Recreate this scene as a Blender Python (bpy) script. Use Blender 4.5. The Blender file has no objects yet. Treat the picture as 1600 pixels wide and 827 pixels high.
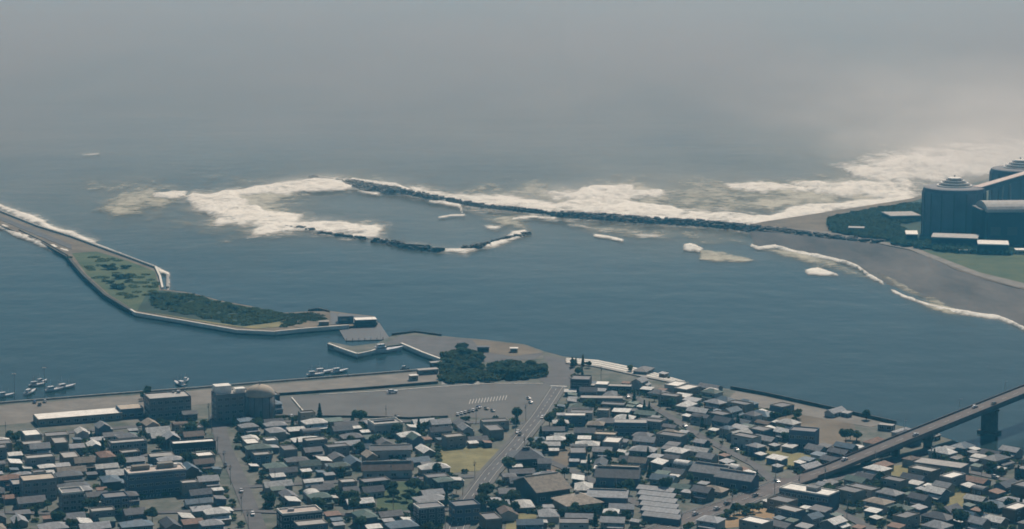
import bpy, bmesh, math, random
import numpy as np
from mathutils import Vector, Matrix
from mathutils.geometry import tessellate_polygon

random.seed(11)
SC = bpy.context.scene
COL = SC.collection
R = math.radians

# ------------------------------------------------------------------ camera
CAM_H = 300.0
FPX = 3600.0                     # focal length in pixels of the 1600 px wide photograph
PITCH = math.atan(550.5 / FPX)
cam = bpy.data.cameras.new("camera")
cam.sensor_width = 36.0
cam.lens = 36.0 * FPX / 1600.0
cam.clip_start = 1.0
cam.clip_end = 200000.0
camo = bpy.data.objects.new("camera", cam)
COL.objects.link(camo)
camo.location = (0, 0, CAM_H)
camo.rotation_euler = (math.pi / 2 - PITCH, 0, 0)
SC.camera = camo
cam.dof.use_dof = True           # a long lens held in a helicopter: a touch soft everywhere
cam.dof.focus_distance = 520.0
cam.dof.aperture_fstop = 0.24

# ------------------------------------------------------------------ sky, sun, exposure
SUN_EL, SUN_AZ = 46.0, 14.0      # azimuth in degrees to the right of the view direction (+Y)
world = bpy.data.worlds.new("World")
SC.world = world
world.use_nodes = True
nt = world.node_tree
bg = nt.nodes["Background"]
sky = nt.nodes.new("ShaderNodeTexSky")
sky.sky_type = 'NISHITA'
sky.sun_disc = False
sky.sun_elevation = R(SUN_EL)
sky.sun_rotation = R(SUN_AZ)
sky.dust_density = 0.6
sky.ozone_density = 3.0
nt.links.new(sky.outputs[0], bg.inputs[0])
bg.inputs[1].default_value = 0.05
sl = bpy.data.lights.new("sun", 'SUN')
sl.energy = 5.0
sl.angle = R(0.5)
sl.color = (1.0, 0.93, 0.82)
so = bpy.data.objects.new("sun", sl)
COL.objects.link(so)
sd = Vector((math.sin(R(SUN_AZ)) * math.cos(R(SUN_EL)), math.cos(R(SUN_AZ)) * math.cos(R(SUN_EL)), math.sin(R(SUN_EL))))
so.rotation_euler = sd.to_track_quat('Z', 'Y').to_euler()
so.location = (0, 0, 900)
SC.view_settings.view_transform = 'Standard'
SC.view_settings.look = 'None'
SC.view_settings.exposure = -0.38
SC.view_settings.gamma = 1.0
SC.cycles.use_denoising = True
SC.cycles.max_bounces = 6
SC.cycles.diffuse_bounces = 2
SC.cycles.volume_bounces = 1
SC.cycles.volume_step_rate = 2.0
SC.cycles.volume_max_steps = 64
SC.cycles.transparent_max_bounces = 24
SC.cycles.use_adaptive_sampling = False

# ------------------------------------------------------------------ haze (even air round the whole place)
HAZE_DENSITY = 0.000135
HAZE_COLOR = (0.09, 0.47, 0.78, 1)
def make_haze():
    m = bpy.data.materials.new("haze_air")
    m.use_nodes = True
    n = m.node_tree
    n.nodes.clear()
    out = n.nodes.new("ShaderNodeOutputMaterial")
    v = n.nodes.new("ShaderNodeVolumePrincipled")
    v.inputs["Color"].default_value = HAZE_COLOR
    v.inputs["Density"].default_value = HAZE_DENSITY
    v.inputs["Anisotropy"].default_value = 0.25
    v.inputs["Absorption Color"].default_value = (1, 1, 1, 1)
    n.links.new(v.outputs[0], out.inputs["Volume"])
    bm = bmesh.new()
    bmesh.ops.create_cube(bm, size=1.0)
    bmesh.ops.scale(bm, vec=(44000, 44000, 330), verts=bm.verts)
    bmesh.ops.translate(bm, vec=(0, 0, 155), verts=bm.verts)
    me = bpy.data.meshes.new("haze")
    bm.to_mesh(me); bm.free()
    me.materials.append(m)
    o = bpy.data.objects.new("haze", me)
    COL.objects.link(o)
    o['kind'] = 'stuff'
make_haze()

# ------------------------------------------------------------------ helpers
def W(px, py, z=0.0):
    """where the ray through photograph pixel (px, py) meets height z"""
    x = (px - 800.0) / FPX
    y = -(py - 413.5) / FPX
    d = Vector((x, math.cos(PITCH) + y * math.sin(PITCH), -math.sin(PITCH) + y * math.cos(PITCH)))
    t = (z - CAM_H) / d.z
    return Vector((d.x * t, d.y * t, z))
def W2(px, py, z=0.0):
    p = W(px, py, z); return (p.x, p.y)
def PX(x, y, z=0.0):
    v = Vector((x, y, z - CAM_H))
    f = Vector((0, math.cos(PITCH), -math.sin(PITCH))); u = Vector((0, math.sin(PITCH), math.cos(PITCH)))
    dz = v.dot(f)
    return 800 + FPX * v.x / dz, 413.5 - FPX * v.dot(u) / dz
GZ = 2.6                        # height of the town's ground above the water

class MB:
    """collects verts and faces, builds one mesh"""
    def __init__(s): s.v = []; s.f = []; s.m = []
    def add(s, vs, fs, mi=0):
        b = len(s.v); s.v += [tuple(v) for v in vs]
        for f in fs: s.f.append(tuple(b + i for i in f)); s.m.append(mi)
    def box(s, x0, x1, y0, y1, z0, z1, mi=0, rot=0, c=(0, 0)):
        vs = [(x0, y0, z0), (x1, y0, z0), (x1, y1, z0), (x0, y1, z0), (x0, y0, z1), (x1, y0, z1), (x1, y1, z1), (x0, y1, z1)]
        if rot or c != (0, 0):
            ca, sa = math.cos(rot), math.sin(rot)
            vs = [(c[0] + x * ca - y * sa, c[1] + x * sa + y * ca, z) for x, y, z in vs]
        s.add(vs, [(3, 2, 1, 0), (4, 5, 6, 7), (0, 1, 5, 4), (1, 2, 6, 5), (2, 3, 7, 6), (3, 0, 4, 7)], mi)
    def lathe(s, prof, n=16, mi=0, c=(0, 0), cap=True):
        b = []
        for r, z in prof:
            for k in range(n):
                a = 2 * math.pi * k / n
                b.append((c[0] + r * math.cos(a), c[1] + r * math.sin(a), z))
        fs = []
        for j in range(len(prof) - 1):
            for k in range(n):
                k2 = (k + 1) % n
                fs.append((j * n + k, j * n + k2, (j + 1) * n + k2, (j + 1) * n + k))
        if cap:
            fs.append(tuple(reversed(range(n)))); fs.append(tuple((len(prof) - 1) * n + k for k in range(n)))
        s.add(b, fs, mi)
    def tube(s, a, b, r0, r1=None, n=6, mi=0):
        r1 = r0 if r1 is None else r1
        a, b = Vector(a), Vector(b)
        q = (b - a).normalized().to_track_quat('Z', 'Y').to_matrix()
        vs = []
        for p, r in ((a, r0), (b, r1)):
            for k in range(n):
                t = 2 * math.pi * k / n
                vs.append(p + q @ Vector((r * math.cos(t), r * math.sin(t), 0)))
        fs = [(k, (k + 1) % n, n + (k + 1) % n, n + k) for k in range(n)] + [tuple(reversed(range(n))), tuple(range(n, 2 * n))]
        s.add(vs, fs, mi)
    def prism(s, poly, z0, z1, mi=0, side=None):
        """extrude a plan polygon (any shape, counter-clockwise or not)"""
        n = len(poly)
        ar = sum(poly[i][0] * poly[(i + 1) % n][1] - poly[(i + 1) % n][0] * poly[i][1] for i in range(n))
        if ar < 0: poly = list(reversed(poly))
        top = [(p[0], p[1], z1) for p in poly]; bot = [(p[0], p[1], z0) for p in poly]
        tris = tessellate_polygon([[Vector(p) for p in top]])
        fs = []
        for t in tris:
            a, b, c = (Vector(top[i]) for i in t)
            fs.append(tuple(t) if (b - a).cross(c - a).z > 0 else tuple(reversed(t)))
        s.add(top, fs, mi)
        s.add(bot + top, [(i, (i + 1) % n, n + (i + 1) % n, n + i) for i in range(n)], mi if side is None else side)
    def sweep(s, path, prof, mi=0, closed=True):
        """path: list of (x,y,z); prof: list of (offset to the right, height)"""
        P = [Vector(p) for p in path]; n = len(P); k = len(prof); vs = []
        for i, p in enumerate(P):
            a = P[max(i - 1, 0)]; b = P[min(i + 1, n - 1)]
            t = Vector((b.x - a.x, b.y - a.y)).normalized()
            nr = Vector((t.y, -t.x))
            if 0 < i < n - 1:
                t1 = Vector((p.x - a.x, p.y - a.y)).normalized(); n1 = Vector((t1.y, -t1.x))
                sc = 1 / max(0.5, nr.dot(n1))
            else: sc = 1
            for o, h in prof: vs.append((p.x + nr.x * o * sc, p.y + nr.y * o * sc, p.z + h))
        fs = []
        kk = k if closed else k - 1
        for i in range(n - 1):
            for j in range(kk):
                j2 = (j + 1) % k
                fs.append((i * k + j, i * k + j2, (i + 1) * k + j2, (i + 1) * k + j))
        if closed:
            fs.append(tuple(range(k))); fs.append(tuple(reversed(range((n - 1) * k, n * k))))
        s.add(vs, fs, mi)
    def mesh(s, name, mats, smooth=False):
        me = bpy.data.meshes.new(name)
        me.from_pydata(s.v, [], s.f)
        for m in (mats if isinstance(mats, (list, tuple)) else [mats]): me.materials.append(m)
        me.polygons.foreach_set('material_index', s.m)
        if smooth: me.polygons.foreach_set('use_smooth', [True] * len(s.f))
        me.update()
        bm = bmesh.new(); bm.from_mesh(me)
        if len(s.f) < 20000: bmesh.ops.recalc_face_normals(bm, faces=bm.faces)
        bm.to_mesh(me); bm.free()
        return me
    def obj(s, name, mats, parent=None, smooth=False, **kw):
        return link(name, s.mesh(name, mats, smooth), parent, **kw)
def link(name, me, parent=None, loc=None, rz=None):
    o = bpy.data.objects.new(name, me); COL.objects.link(o)
    if parent is not None: o.parent = parent
    if loc is not None: o.location = loc
    if rz is not None: o.rotation_euler = (0, 0, rz)
    return o
def tag(o, label=None, cat=None, group=None, kind=None):
    if label: o['label'] = label
    if cat: o['category'] = cat
    if group: o['group'] = group
    if kind: o['kind'] = kind
    return o
def thing(name, label, cat, loc, rz=0, group=None):
    return tag(link(name, None, None, loc, rz), label, cat, group)

# fast value noise for heights and foam masks
def _hash(i, j, seed):
    h = (i.astype(np.int64) * 374761393 + j.astype(np.int64) * 668265263 + seed * 974634777) & 0x7fffffff
    h = ((h ^ (h >> 13)) * 1274126177) & 0x7fffffff
    return ((h ^ (h >> 16)) & 0xffff) / 65535.0
def vnoise(x, y, seed=0):
    i = np.floor(x); j = np.floor(y); fx = x - i; fy = y - j
    fx = fx * fx * (3 - 2 * fx); fy = fy * fy * (3 - 2 * fy)
    i = i.astype(np.int64); j = j.astype(np.int64)
    a = _hash(i, j, seed); b = _hash(i + 1, j, seed); c = _hash(i, j + 1, seed); d = _hash(i + 1, j + 1, seed)
    return (a * (1 - fx) + b * fx) * (1 - fy) + (c * (1 - fx) + d * fx) * fy
def fbm(x, y, seed=0, o=4):
    s = 0; a = 0.5; t = 0
    for k in range(o):
        s = s + a * vnoise(x * 2 ** k, y * 2 ** k, seed + k); t += a; a *= 0.55
    return s / t

# ------------------------------------------------------------------ materials
def mat(name, col, rough=0.7, var=0.25, scale=0.3, bump=0.0, bscale=3.0, spec=0.3, metal=0.0, coord='pos', col2=None, stretch=None, rnd=0.0, wave=None):
    m = bpy.data.materials.new(name); m.use_nodes = True
    n = m.node_tree; N = n.nodes; L = n.links
    b = N["Principled BSDF"]
    b.inputs["Roughness"].default_value = rough
    b.inputs["Metallic"].default_value = metal
    b.inputs["Specular IOR Level"].default_value = spec
    if coord == 'pos': g = N.new("ShaderNodeNewGeometry"); src = g.outputs["Position"]
    else: g = N.new("ShaderNodeTexCoord"); src = g.outputs["Object"]
    mp = N.new("ShaderNodeMapping"); L.new(src, mp.inputs[0])
    if stretch: mp.inputs["Scale"].default_value = stretch
    src = mp.outputs[0]
    t = N.new("ShaderNodeTexNoise"); t.inputs["Scale"].default_value = scale; t.inputs["Detail"].default_value = 5; t.inputs["Roughness"].default_value = 0.65
    L.new(src, t.inputs["Vector"])
    r = N.new("ShaderNodeValToRGB"); L.new(t.outputs["Fac"], r.inputs[0])
    c2 = col2 if col2 else tuple(min(1, c * (1 + var)) for c in col)
    c1 = col if col2 else tuple(c * (1 - var) for c in col)
    r.color_ramp.elements[0].position = 0.34; r.color_ramp.elements[1].position = 0.66
    r.color_ramp.elements[0].color = (*c1, 1); r.color_ramp.elements[1].color = (*c2, 1)
    cout = r.outputs[0]
    if rnd:
        oi = N.new("ShaderNodeObjectInfo"); mr = N.new("ShaderNodeMapRange"); L.new(oi.outputs["Random"], mr.inputs[0])
        mr.inputs[3].default_value = 1 - rnd; mr.inputs[4].default_value = 1 + rnd
        mx = N.new("ShaderNodeVectorMath"); mx.operation = 'SCALE'; L.new(cout, mx.inputs[0]); L.new(mr.outputs[0], mx.inputs["Scale"]); cout = mx.outputs[0]
    L.new(cout, b.inputs["Base Color"])
    if bump:
        t2 = N.new("ShaderNodeTexNoise"); t2.inputs["Scale"].default_value = bscale; t2.inputs["Detail"].default_value = 6
        L.new(src, t2.inputs["Vector"])
        h = t2.outputs["Fac"]
        if wave:
            wv = N.new("ShaderNodeTexWave"); wv.inputs["Scale"].default_value = wave; wv.bands_direction = 'X'; L.new(src, wv.inputs["Vector"]); h = wv.outputs["Fac"]
        bp = N.new("ShaderNodeBump"); bp.inputs["Strength"].default_value = 1.0; bp.inputs["Distance"].default_value = bump
        L.new(h, bp.inputs["Height"]); L.new(bp.outputs[0], b.inputs["Normal"])
    return m

M = {}
M['ground'] = mat('town_ground', (0.055, 0.078, 0.062), 0.9, col2=(0.18, 0.175, 0.155), scale=0.07, bump=0.1, bscale=1.0)
M['asphalt'] = mat('asphalt', (0.105, 0.105, 0.11), 0.85, 0.2, 0.09, bump=0.02)
M['bridgedeck'] = mat('weathered_bridge_deck', (0.125, 0.108, 0.105), 0.85, 0.15, 0.2)
M['lot'] = mat('car_park_asphalt', (0.118, 0.118, 0.116), 0.85, 0.16, 0.04, bump=0.02)
M['promenade'] = mat('quay_paving', (0.19, 0.175, 0.155), 0.85, 0.2, 0.08)
M['concrete'] = mat('pale_concrete', (0.30, 0.295, 0.275), 0.8, 0.18, 0.25, bump=0.05)
M['white_conc'] = mat('white_concrete', (0.72, 0.70, 0.63), 0.8, 0.12, 0.3)
M['paint'] = mat('road_paint', (0.45, 0.45, 0.43), 0.7, 0.08, 2.0)
M['sand'] = mat('sand', (0.15, 0.13, 0.105), 0.95, 0.3, 0.03, col2=(0.24, 0.205, 0.16), bump=0.4, bscale=0.25, spec=0.1)
M['wetsand'] = mat('wet_mud_sand', (0.045, 0.048, 0.052), 0.85, 0.35, 0.016, col2=(0.15, 0.14, 0.13), stretch=(1, 0.35, 1), bump=0.2, bscale=0.2, spec=0.15)
M['straw'] = mat('dry_grass', (0.23, 0.21, 0.10), 0.95, 0.25, 0.08, bump=0.3, bscale=1.0)
M['orange'] = mat('orange_dirt', (0.36, 0.25, 0.14), 0.95, 0.2, 0.08, bump=0.2)
M['grass'] = mat('spit_grass', (0.045, 0.085, 0.045), 0.95, 0.3, 0.03, col2=(0.105, 0.13, 0.06), bump=0.8, bscale=0.5)
M['scrub'] = mat('scrub_grass', (0.03, 0.06, 0.045), 0.95, 0.3, 0.03, bump=0.8, bscale=0.5)
M['rock'] = mat('dark_rock', (0.055, 0.055, 0.05), 0.85, 0.5, 0.15, bump=0.3, bscale=0.8)
M['rockpale'] = mat('weathered_rock', (0.15, 0.145, 0.13), 0.85, 0.4, 0.1, bump=0.3, bscale=0.8)
def leafy(m):
    n = m.node_tree; N = n.nodes; L = n.links; b = N["Principled BSDF"]; out = N["Material Output"]
    t = N.new("ShaderNodeBsdfTranslucent"); mx = N.new("ShaderNodeMixShader"); mx.inputs[0].default_value = 0.45
    L.new(b.inputs["Base Color"].links[0].from_socket, t.inputs["Color"]); L.new(b.outputs[0], mx.inputs[1]); L.new(t.outputs[0], mx.inputs[2]); L.new(mx.outputs[0], out.inputs["Surface"])
M['trunk'] = mat('bark', (0.09, 0.07, 0.05), 0.95, 0.3, 2.0)
M['leafA'] = mat('dark_leaves', (0.065, 0.105, 0.060), 0.8, 0.5, 0.25, rnd=0.3)
M['leafB'] = mat('green_leaves', (0.09, 0.12, 0.055), 0.8, 0.5, 0.25, rnd=0.3)
M['steel'] = mat('grey_steel', (0.30, 0.31, 0.33), 0.5, 0.15, 1.0, metal=0.3)
M['darksteel'] = mat('dark_steel', (0.05, 0.055, 0.065), 0.5, 0.2, 1.0)
M['tyre'] = mat('tyre_rubber', (0.02, 0.02, 0.02), 0.9, 0.1, 1.0)
leafy(M['leafA']); leafy(M['leafB'])
def glass():
    m = mat('window_glass', (0.03, 0.045, 0.055), 0.08, 0.3, 0.6, spec=0.7); return m
M['glass'] = glass()
M['frame'] = mat('window_frame', (0.55, 0.55, 0.55), 0.5, 0.1, 1.0)
WALLS = {}
for k, c in dict(cream=(0.42, 0.39, 0.33), white=(0.6, 0.6, 0.58), grey=(0.30, 0.31, 0.32), brown=(0.17, 0.13, 0.10), blue=(0.16, 0.22, 0.30), beige=(0.36, 0.31, 0.25), dark=(0.10, 0.11, 0.12)).items():
    WALLS[k] = mat('wall_' + k, tuple(q * .62 for q in c), 0.85, 0.12, 0.35, coord='obj', rnd=0.12, bump=0.02)
ROOFS = {}
for k, (c, ro) in dict(grey=((0.155, 0.16, 0.175), 0.6), slate=((0.09, 0.105, 0.125), 0.55), blue=((0.115, 0.18, 0.24), 0.5), pale=((0.34, 0.355, 0.37), 0.55),
              white=((0.74, 0.74, 0.70), 0.6), brown=((0.17, 0.13, 0.11), 0.7), tan=((0.36, 0.31, 0.25), 0.75), green=((0.09, 0.15, 0.13), 0.6), rust=((0.25, 0.15, 0.11), 0.7)).items():
    ROOFS[k] = mat('roof_' + k, c, ro, 0.25, 0.5, coord='obj', rnd=0.22, bump=0.06, wave=1.6, spec=0.4)
FLATS = {k: mat('flat_roof_' + k, c, 0.85, 0.15, 0.25, coord='obj', rnd=0.1) for k, c in
         dict(pale=(0.40, 0.39, 0.37), white=(0.82, 0.80, 0.74), tan=(0.48, 0.42, 0.34), grey=(0.22, 0.22, 0.23), pink=(0.50, 0.43, 0.38)).items()}
CARP = {k: mat('car_paint_' + k, c, 0.3, 0.03, 1.0, spec=0.6) for k, c in
        dict(white=(0.8, 0.8, 0.8), silver=(0.5, 0.51, 0.53), black=(0.02, 0.02, 0.025), blue=(0.05, 0.10, 0.25), red=(0.35, 0.04, 0.03), grey=(0.2, 0.2, 0.21)).items()}

def water_mat():
    m = bpy.data.materials.new("sea_water"); m.use_nodes = True
    n = m.node_tree; N = n.nodes; L = n.links
    b = N["Principled BSDF"]
    g = N.new("ShaderNodeNewGeometry")
    def noise(scale, sx, sy, det=5):
        mp = N.new("ShaderNodeMapping"); mp.inputs["Scale"].default_value = (sx, sy, 1); L.new(g.outputs["Position"], mp.inputs[0])
        t = N.new("ShaderNodeTexNoise"); t.inputs["Scale"].default_value = scale; t.inputs["Detail"].default_value = det; L.new(mp.outputs[0], t.inputs["Vector"])
        return t.outputs["Fac"]
    r = N.new("ShaderNodeValToRGB"); L.new(noise(0.0016, 1.0, 0.45, 6), r.inputs[0])
    r.color_ramp.elements[0].position = 0.35; r.color_ramp.elements[1].position = 0.7
    r.color_ramp.elements[0].color = (0.010, 0.032, 0.040, 1); r.color_ramp.elements[1].color = (0.026, 0.046, 0.048, 1)
    L.new(r.outputs[0], b.inputs["Base Color"])
    at = N.new("ShaderNodeAttribute"); at.attribute_name = "silt"
    sw = N.new("ShaderNodeMath"); sw.operation = 'MULTIPLY_ADD'; L.new(noise(0.006, 1.0, 0.35, 6), sw.inputs[0]); sw.inputs[1].default_value = 2.4; sw.inputs[2].default_value = -1.2
    s2 = N.new("ShaderNodeMath"); s2.operation = 'MULTIPLY_ADD'; s2.use_clamp = True; L.new(sw.outputs[0], s2.inputs[0]); L.new(at.outputs["Fac"], s2.inputs[1]); L.new(at.outputs["Fac"], s2.inputs[2])
    mx = N.new("ShaderNodeMix"); mx.data_type = 'RGBA'; L.new(s2.outputs[0], mx.inputs["Factor"]); L.new(r.outputs[0], mx.inputs[6]); mx.inputs[7].default_value = (0.17, 0.165, 0.13, 1)
    L.new(mx.outputs[2], b.inputs["Base Color"])
    b.inputs["Roughness"].default_value = 0.16
    b.inputs["Specular IOR Level"].default_value = 0.18
    b.inputs["IOR"].default_value = 1.33
    a1 = N.new("ShaderNodeMath"); a1.operation = 'MULTIPLY_ADD'
    L.new(noise(0.05, 1, 0.6, 6), a1.inputs[0]); a1.inputs[1].default_value = 0.6; L.new(noise(0.012, 0.6, 1.0, 3), a1.inputs[2])
    bp = N.new("ShaderNodeBump"); bp.inputs["Strength"].default_value = 1.0; bp.inputs["Distance"].default_value = 1.0
    L.new(a1.outputs[0], bp.inputs["Height"]); L.new(bp.outputs[0], b.inputs["Normal"])
    return m
M['water'] = water_mat()

def foam_mat(name, col=(0.92, 0.90, 0.82), edge=1.0):
    """foam whose lacy edge thins out over the water; 'thick' is stored on the mesh"""
    m = bpy.data.materials.new(name); m.use_nodes = True
    n = m.node_tree; N = n.nodes; L = n.links
    b = N["Principled BSDF"]; out = N["Material Output"]
    b.inputs["Base Color"].default_value = (*col, 1); b.inputs["Roughness"].default_value = 0.9
    b.inputs["Specular IOR Level"].default_value = 0.1
    at = N.new("ShaderNodeAttribute"); at.attribute_name = "thick"
    g = N.new("ShaderNodeNewGeometry")
    def noise(sx, sy, scale, det, off=0.0, dist=0.0):
        mp = N.new("ShaderNodeMapping"); mp.inputs["Scale"].default_value = (sx, sy, 1); mp.inputs["Location"].default_value = (off, off, 0); mp.inputs["Rotation"].default_value = (0, 0, 0.12)
        L.new(g.outputs["Position"], mp.inputs[0])
        t = N.new("ShaderNodeTexNoise"); t.inputs["Scale"].default_value = scale; t.inputs["Detail"].default_value = det; t.inputs["Roughness"].default_value = 0.72
        t.inputs["Distortion"].default_value = dist
        L.new(mp.outputs[0], t.inputs["Vector"]); return t.outputs["Fac"]
    def math_(op, a, b=None, c=None, clamp=False):
        q = N.new("ShaderNodeMath"); q.operation = op; q.use_clamp = clamp
        for i, v in enumerate((a, b, c)):
            if v is None: continue
            if isinstance(v, (int, float)): q.inputs[i].default_value = v
            else: L.new(v, q.inputs[i])
        return q.outputs[0]
    fine = noise(0.42, 0.55, 0.20, 7, 0, 0.5); big = noise(0.5, 0.42, 0.034, 5, 37, 0.9)
    nn = math_('MULTIPLY_ADD', fine, 0.6, math_('MULTIPLY', big, 0.4))              # 0..1 about .5
    # thick^1.4 lifted by the noise: solid in the heart, lace and veil at the rim
    th = math_('POWER', at.outputs["Fac"], 1.15)
    a = math_('MULTIPLY_ADD', math_('SUBTRACT', nn, 0.56), 4.6, math_('MULTIPLY', th, 1.15 * edge), clamp=True)
    cf = math_('MULTIPLY_ADD', math_('SUBTRACT', nn, 0.50), 5.0, math_('MULTIPLY_ADD', at.outputs["Fac"], 1.5, -0.35), clamp=True)
    cm = N.new("ShaderNodeMix"); cm.data_type = 'RGBA'; L.new(cf, cm.inputs["Factor"]); cm.inputs[6].default_value = (col[0] * .46, col[1] * .46, col[2] * .44, 1); cm.inputs[7].default_value = (*col, 1)
    L.new(cm.outputs[2], b.inputs["Base Color"])
    a2 = math_('MULTIPLY', a, math_('MULTIPLY_ADD', th, 0.95, 0.12), clamp=True)
    veil = math_('MULTIPLY', math_('MULTIPLY_ADD', big, 1.3, -0.1, clamp=True), math_('MULTIPLY', at.outputs["Fac"], 0.62), clamp=True)
    a2 = math_('ADD', a2, math_('MULTIPLY', veil, math_('SUBTRACT', 1.0, a2)), clamp=True)
    a3 = math_('MULTIPLY', a2, math_('MULTIPLY', at.outputs["Fac"], 9.0, clamp=True), clamp=True)
    tr = N.new("ShaderNodeBsdfTransparent"); mx = N.new("ShaderNodeMixShader")
    L.new(a3, mx.inputs[0]); L.new(tr.outputs[0], mx.inputs[1]); L.new(b.outputs[0], mx.inputs[2]); L.new(mx.outputs[0], out.inputs["Surface"])
    bp = N.new("ShaderNodeBump"); bp.inputs["Distance"].default_value = 2.5; L.new(fine, bp.inputs["Height"]); L.new(bp.outputs[0], b.inputs["Normal"])
    return m
M['foam'] = foam_mat("sea_foam")
M['murk'] = foam_mat("silty_foam", (0.54, 0.52, 0.42))

def smooth(a, b, x):
    t = np.clip((x - a) / (b - a), 0, 1); return t * t * (3 - 2 * t)
def poly_sd(x, y, poly):
    """signed distance (positive inside) to a polygon"""
    d = np.full(x.shape, 1e18); ins = np.zeros(x.shape, bool)
    n = len(poly)
    for i in range(n):
        ax, ay = poly[i]; bx, by = poly[(i + 1) % n]
        ex, ey = bx - ax, by - ay
        t = np.clip(((x - ax) * ex + (y - ay) * ey) / (ex * ex + ey * ey + 1e-12), 0, 1)
        d = np.minimum(d, (x - ax - t * ex) ** 2 + (y - ay - t * ey) ** 2)
        c = (ay > y) != (by > y)
        with np.errstate(divide='ignore', invalid='ignore'):
            xi = ax + (y - ay) * ex / (ey if ey else 1e-12)
        ins ^= c & (x < xi)
    return np.where(ins, 1, -1) * np.sqrt(d)
FOAM_K = 0.22      # depth is squeezed before distances are taken: surf lines lie across the view
def foam(label, px, soft=8, crest=1.2, seed=1, power=1.0, murk=False, name='breaking_wave', cat='surf', cell=None, z0=0.12, rag=1.0, kind=None):
    P = [W2(*p) for p in px]
    xs = [p[0] for p in P]; ys = [p[1] for p in P]
    pad = soft * 4.6
    x0, x1, y0, y1 = min(xs) - pad, max(xs) + pad, min(ys) - pad / FOAM_K * 0.6, max(ys) + pad / FOAM_K * 0.6
    dist = (y0 + y1) / 2
    dx = cell or max(1.0, dist / 1500.0); dy = dx * 2.6
    nx = int((x1 - x0) / dx) + 2; ny = int((y1 - y0) / dy) + 2
    X, Y = np.meshgrid(x0 + np.arange(nx) * dx, y0 + np.arange(ny) * dy)
    wx = (fbm(X / 22, Y / 60, seed) - 0.5) * soft * 2.2 * rag; wy = (fbm(X / 22 + 50, Y / 60 + 9, seed + 7) - 0.5) * soft * 1.6 * rag
    d = poly_sd(X + wx, Y * FOAM_K + wy, [(a, b * FOAM_K) for a, b in P])
    if rag <= 0.5: th = (0.7 * smooth(-soft * 0.6, soft * 0.6, d) + 0.3 * smooth(-soft * 1.8, soft * 0.9, d)) * power
    else: th = (0.66 * smooth(-soft * 0.6, soft * 1.35, d) + 0.34 * smooth(-soft * 3.4, soft * 0.9, d)) * power
    n1 = fbm(X / 34, Y / 120, seed + 3, 5)
    th = th * (0.45 + 0.95 * n1)
    h = crest * th * (0.35 + 1.0 * fbm(X / 9, Y / 16, seed + 5, 3)) * smooth(0.3, 1.1, th)
    keep = th > 0.012
    idx = -np.ones(X.shape, int)
    cellk = keep[:-1, :-1] | keep[1:, :-1] | keep[:-1, 1:] | keep[1:, 1:]
    use = np.zeros(X.shape, bool)
    use[:-1, :-1] |= cellk; use[1:, :-1] |= cellk; use[:-1, 1:] |= cellk; use[1:, 1:] |= cellk
    idx[use] = np.arange(use.sum())
    co = np.stack([X[use], Y[use], z0 + h[use]], 1)
    a = idx[:-1, :-1][cellk]; b = idx[:-1, 1:][cellk]; c = idx[1:, 1:][cellk]; e = idx[1:, :-1][cellk]
    F = np.stack([a, b, c, e], 1)
    me = bpy.data.meshes.new(name)
    me.vertices.add(len(co)); me.vertices.foreach_set('co', co.ravel())
    me.loops.add(F.size); me.loops.foreach_set('vertex_index', F.ravel().astype(np.int32))
    me.polygons.add(len(F)); me.polygons.foreach_set('loop_start', np.arange(0, F.size, 4, dtype=np.int32)); me.polygons.foreach_set('loop_total', np.full(len(F), 4, np.int32))
    me.polygons.foreach_set('use_smooth', np.ones(len(F), bool))
    me.update(calc_edges=True)
    at = me.attributes.new("thick", 'FLOAT', 'POINT'); at.data.foreach_set('value', np.clip(th[use], 0, 1).astype(np.float32))
    me.materials.append(M['murk'] if murk else M['foam'])
    me.validate()
    o = link(name, me)
    if kind: tag(o, label, cat, None, kind)
    else: tag(o, label, cat)
    return o
def line_poly(pts, w):
    """a thin band round a polyline given in photo pixels; w = half height in px (or list)"""
    ws = w if isinstance(w, (list, tuple)) else [w] * len(pts)
    return [(p[0], p[1] - a) for p, a in zip(pts, ws)] + [(p[0], p[1] + a) for p, a in reversed(list(zip(pts, ws)))]

# ------------------------------------------------------------------ water
def make_sea():
    # finer cells where the camera looks, one sheet to the horizon
    gx = sorted(set([-21000, -9000, -4000] + list(range(-2200, 2201, 50)) + [4000, 9000, 21000]))
    gy = sorted(set([-21000, -6000, -1000] + list(range(900, 4200, 50)) + [5000, 7000, 10000, 15000, 21000]))
    X, Y = np.meshgrid(np.array(gx, float), np.array(gy, float))
    amp = smooth(1700, 2600, Y) * smooth(2400, 1800, np.abs(X)) * smooth(4300, 3500, Y)
    Z = (fbm(X / 260, Y / 110, 4) - 0.5) * 2.6 * amp - 1.4 * amp
    ny, nx = X.shape
    me = bpy.data.meshes.new("sea")
    vs = np.stack([X.ravel(), Y.ravel(), Z.ravel()], 1).tolist()
    fs = [(j * nx + i, j * nx + i + 1, (j + 1) * nx + i + 1, (j + 1) * nx + i) for j in range(ny - 1) for i in range(nx - 1)]
    me.from_pydata(vs, [], fs)
    me.polygons.foreach_set('use_smooth', [True] * len(fs))
    me.materials.append(M['water'])
    silt = smooth(1750, 2350, Y + (fbm(X / 300, Y / 400, 9) - .5) * 700) * (0.45 + 0.35 * smooth(-500, 500, X)) + 0.5 * smooth(260, 480, X) * smooth(1450, 1800, Y) * smooth(2400, 2100, Y)
    at = me.attributes.new("silt", 'FLOAT', 'POINT'); at.data.foreach_set('value', np.clip(silt, 0, 1).ravel().astype(np.float32))
    tag(link("sea", me), kind='structure')
make_sea()

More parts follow.
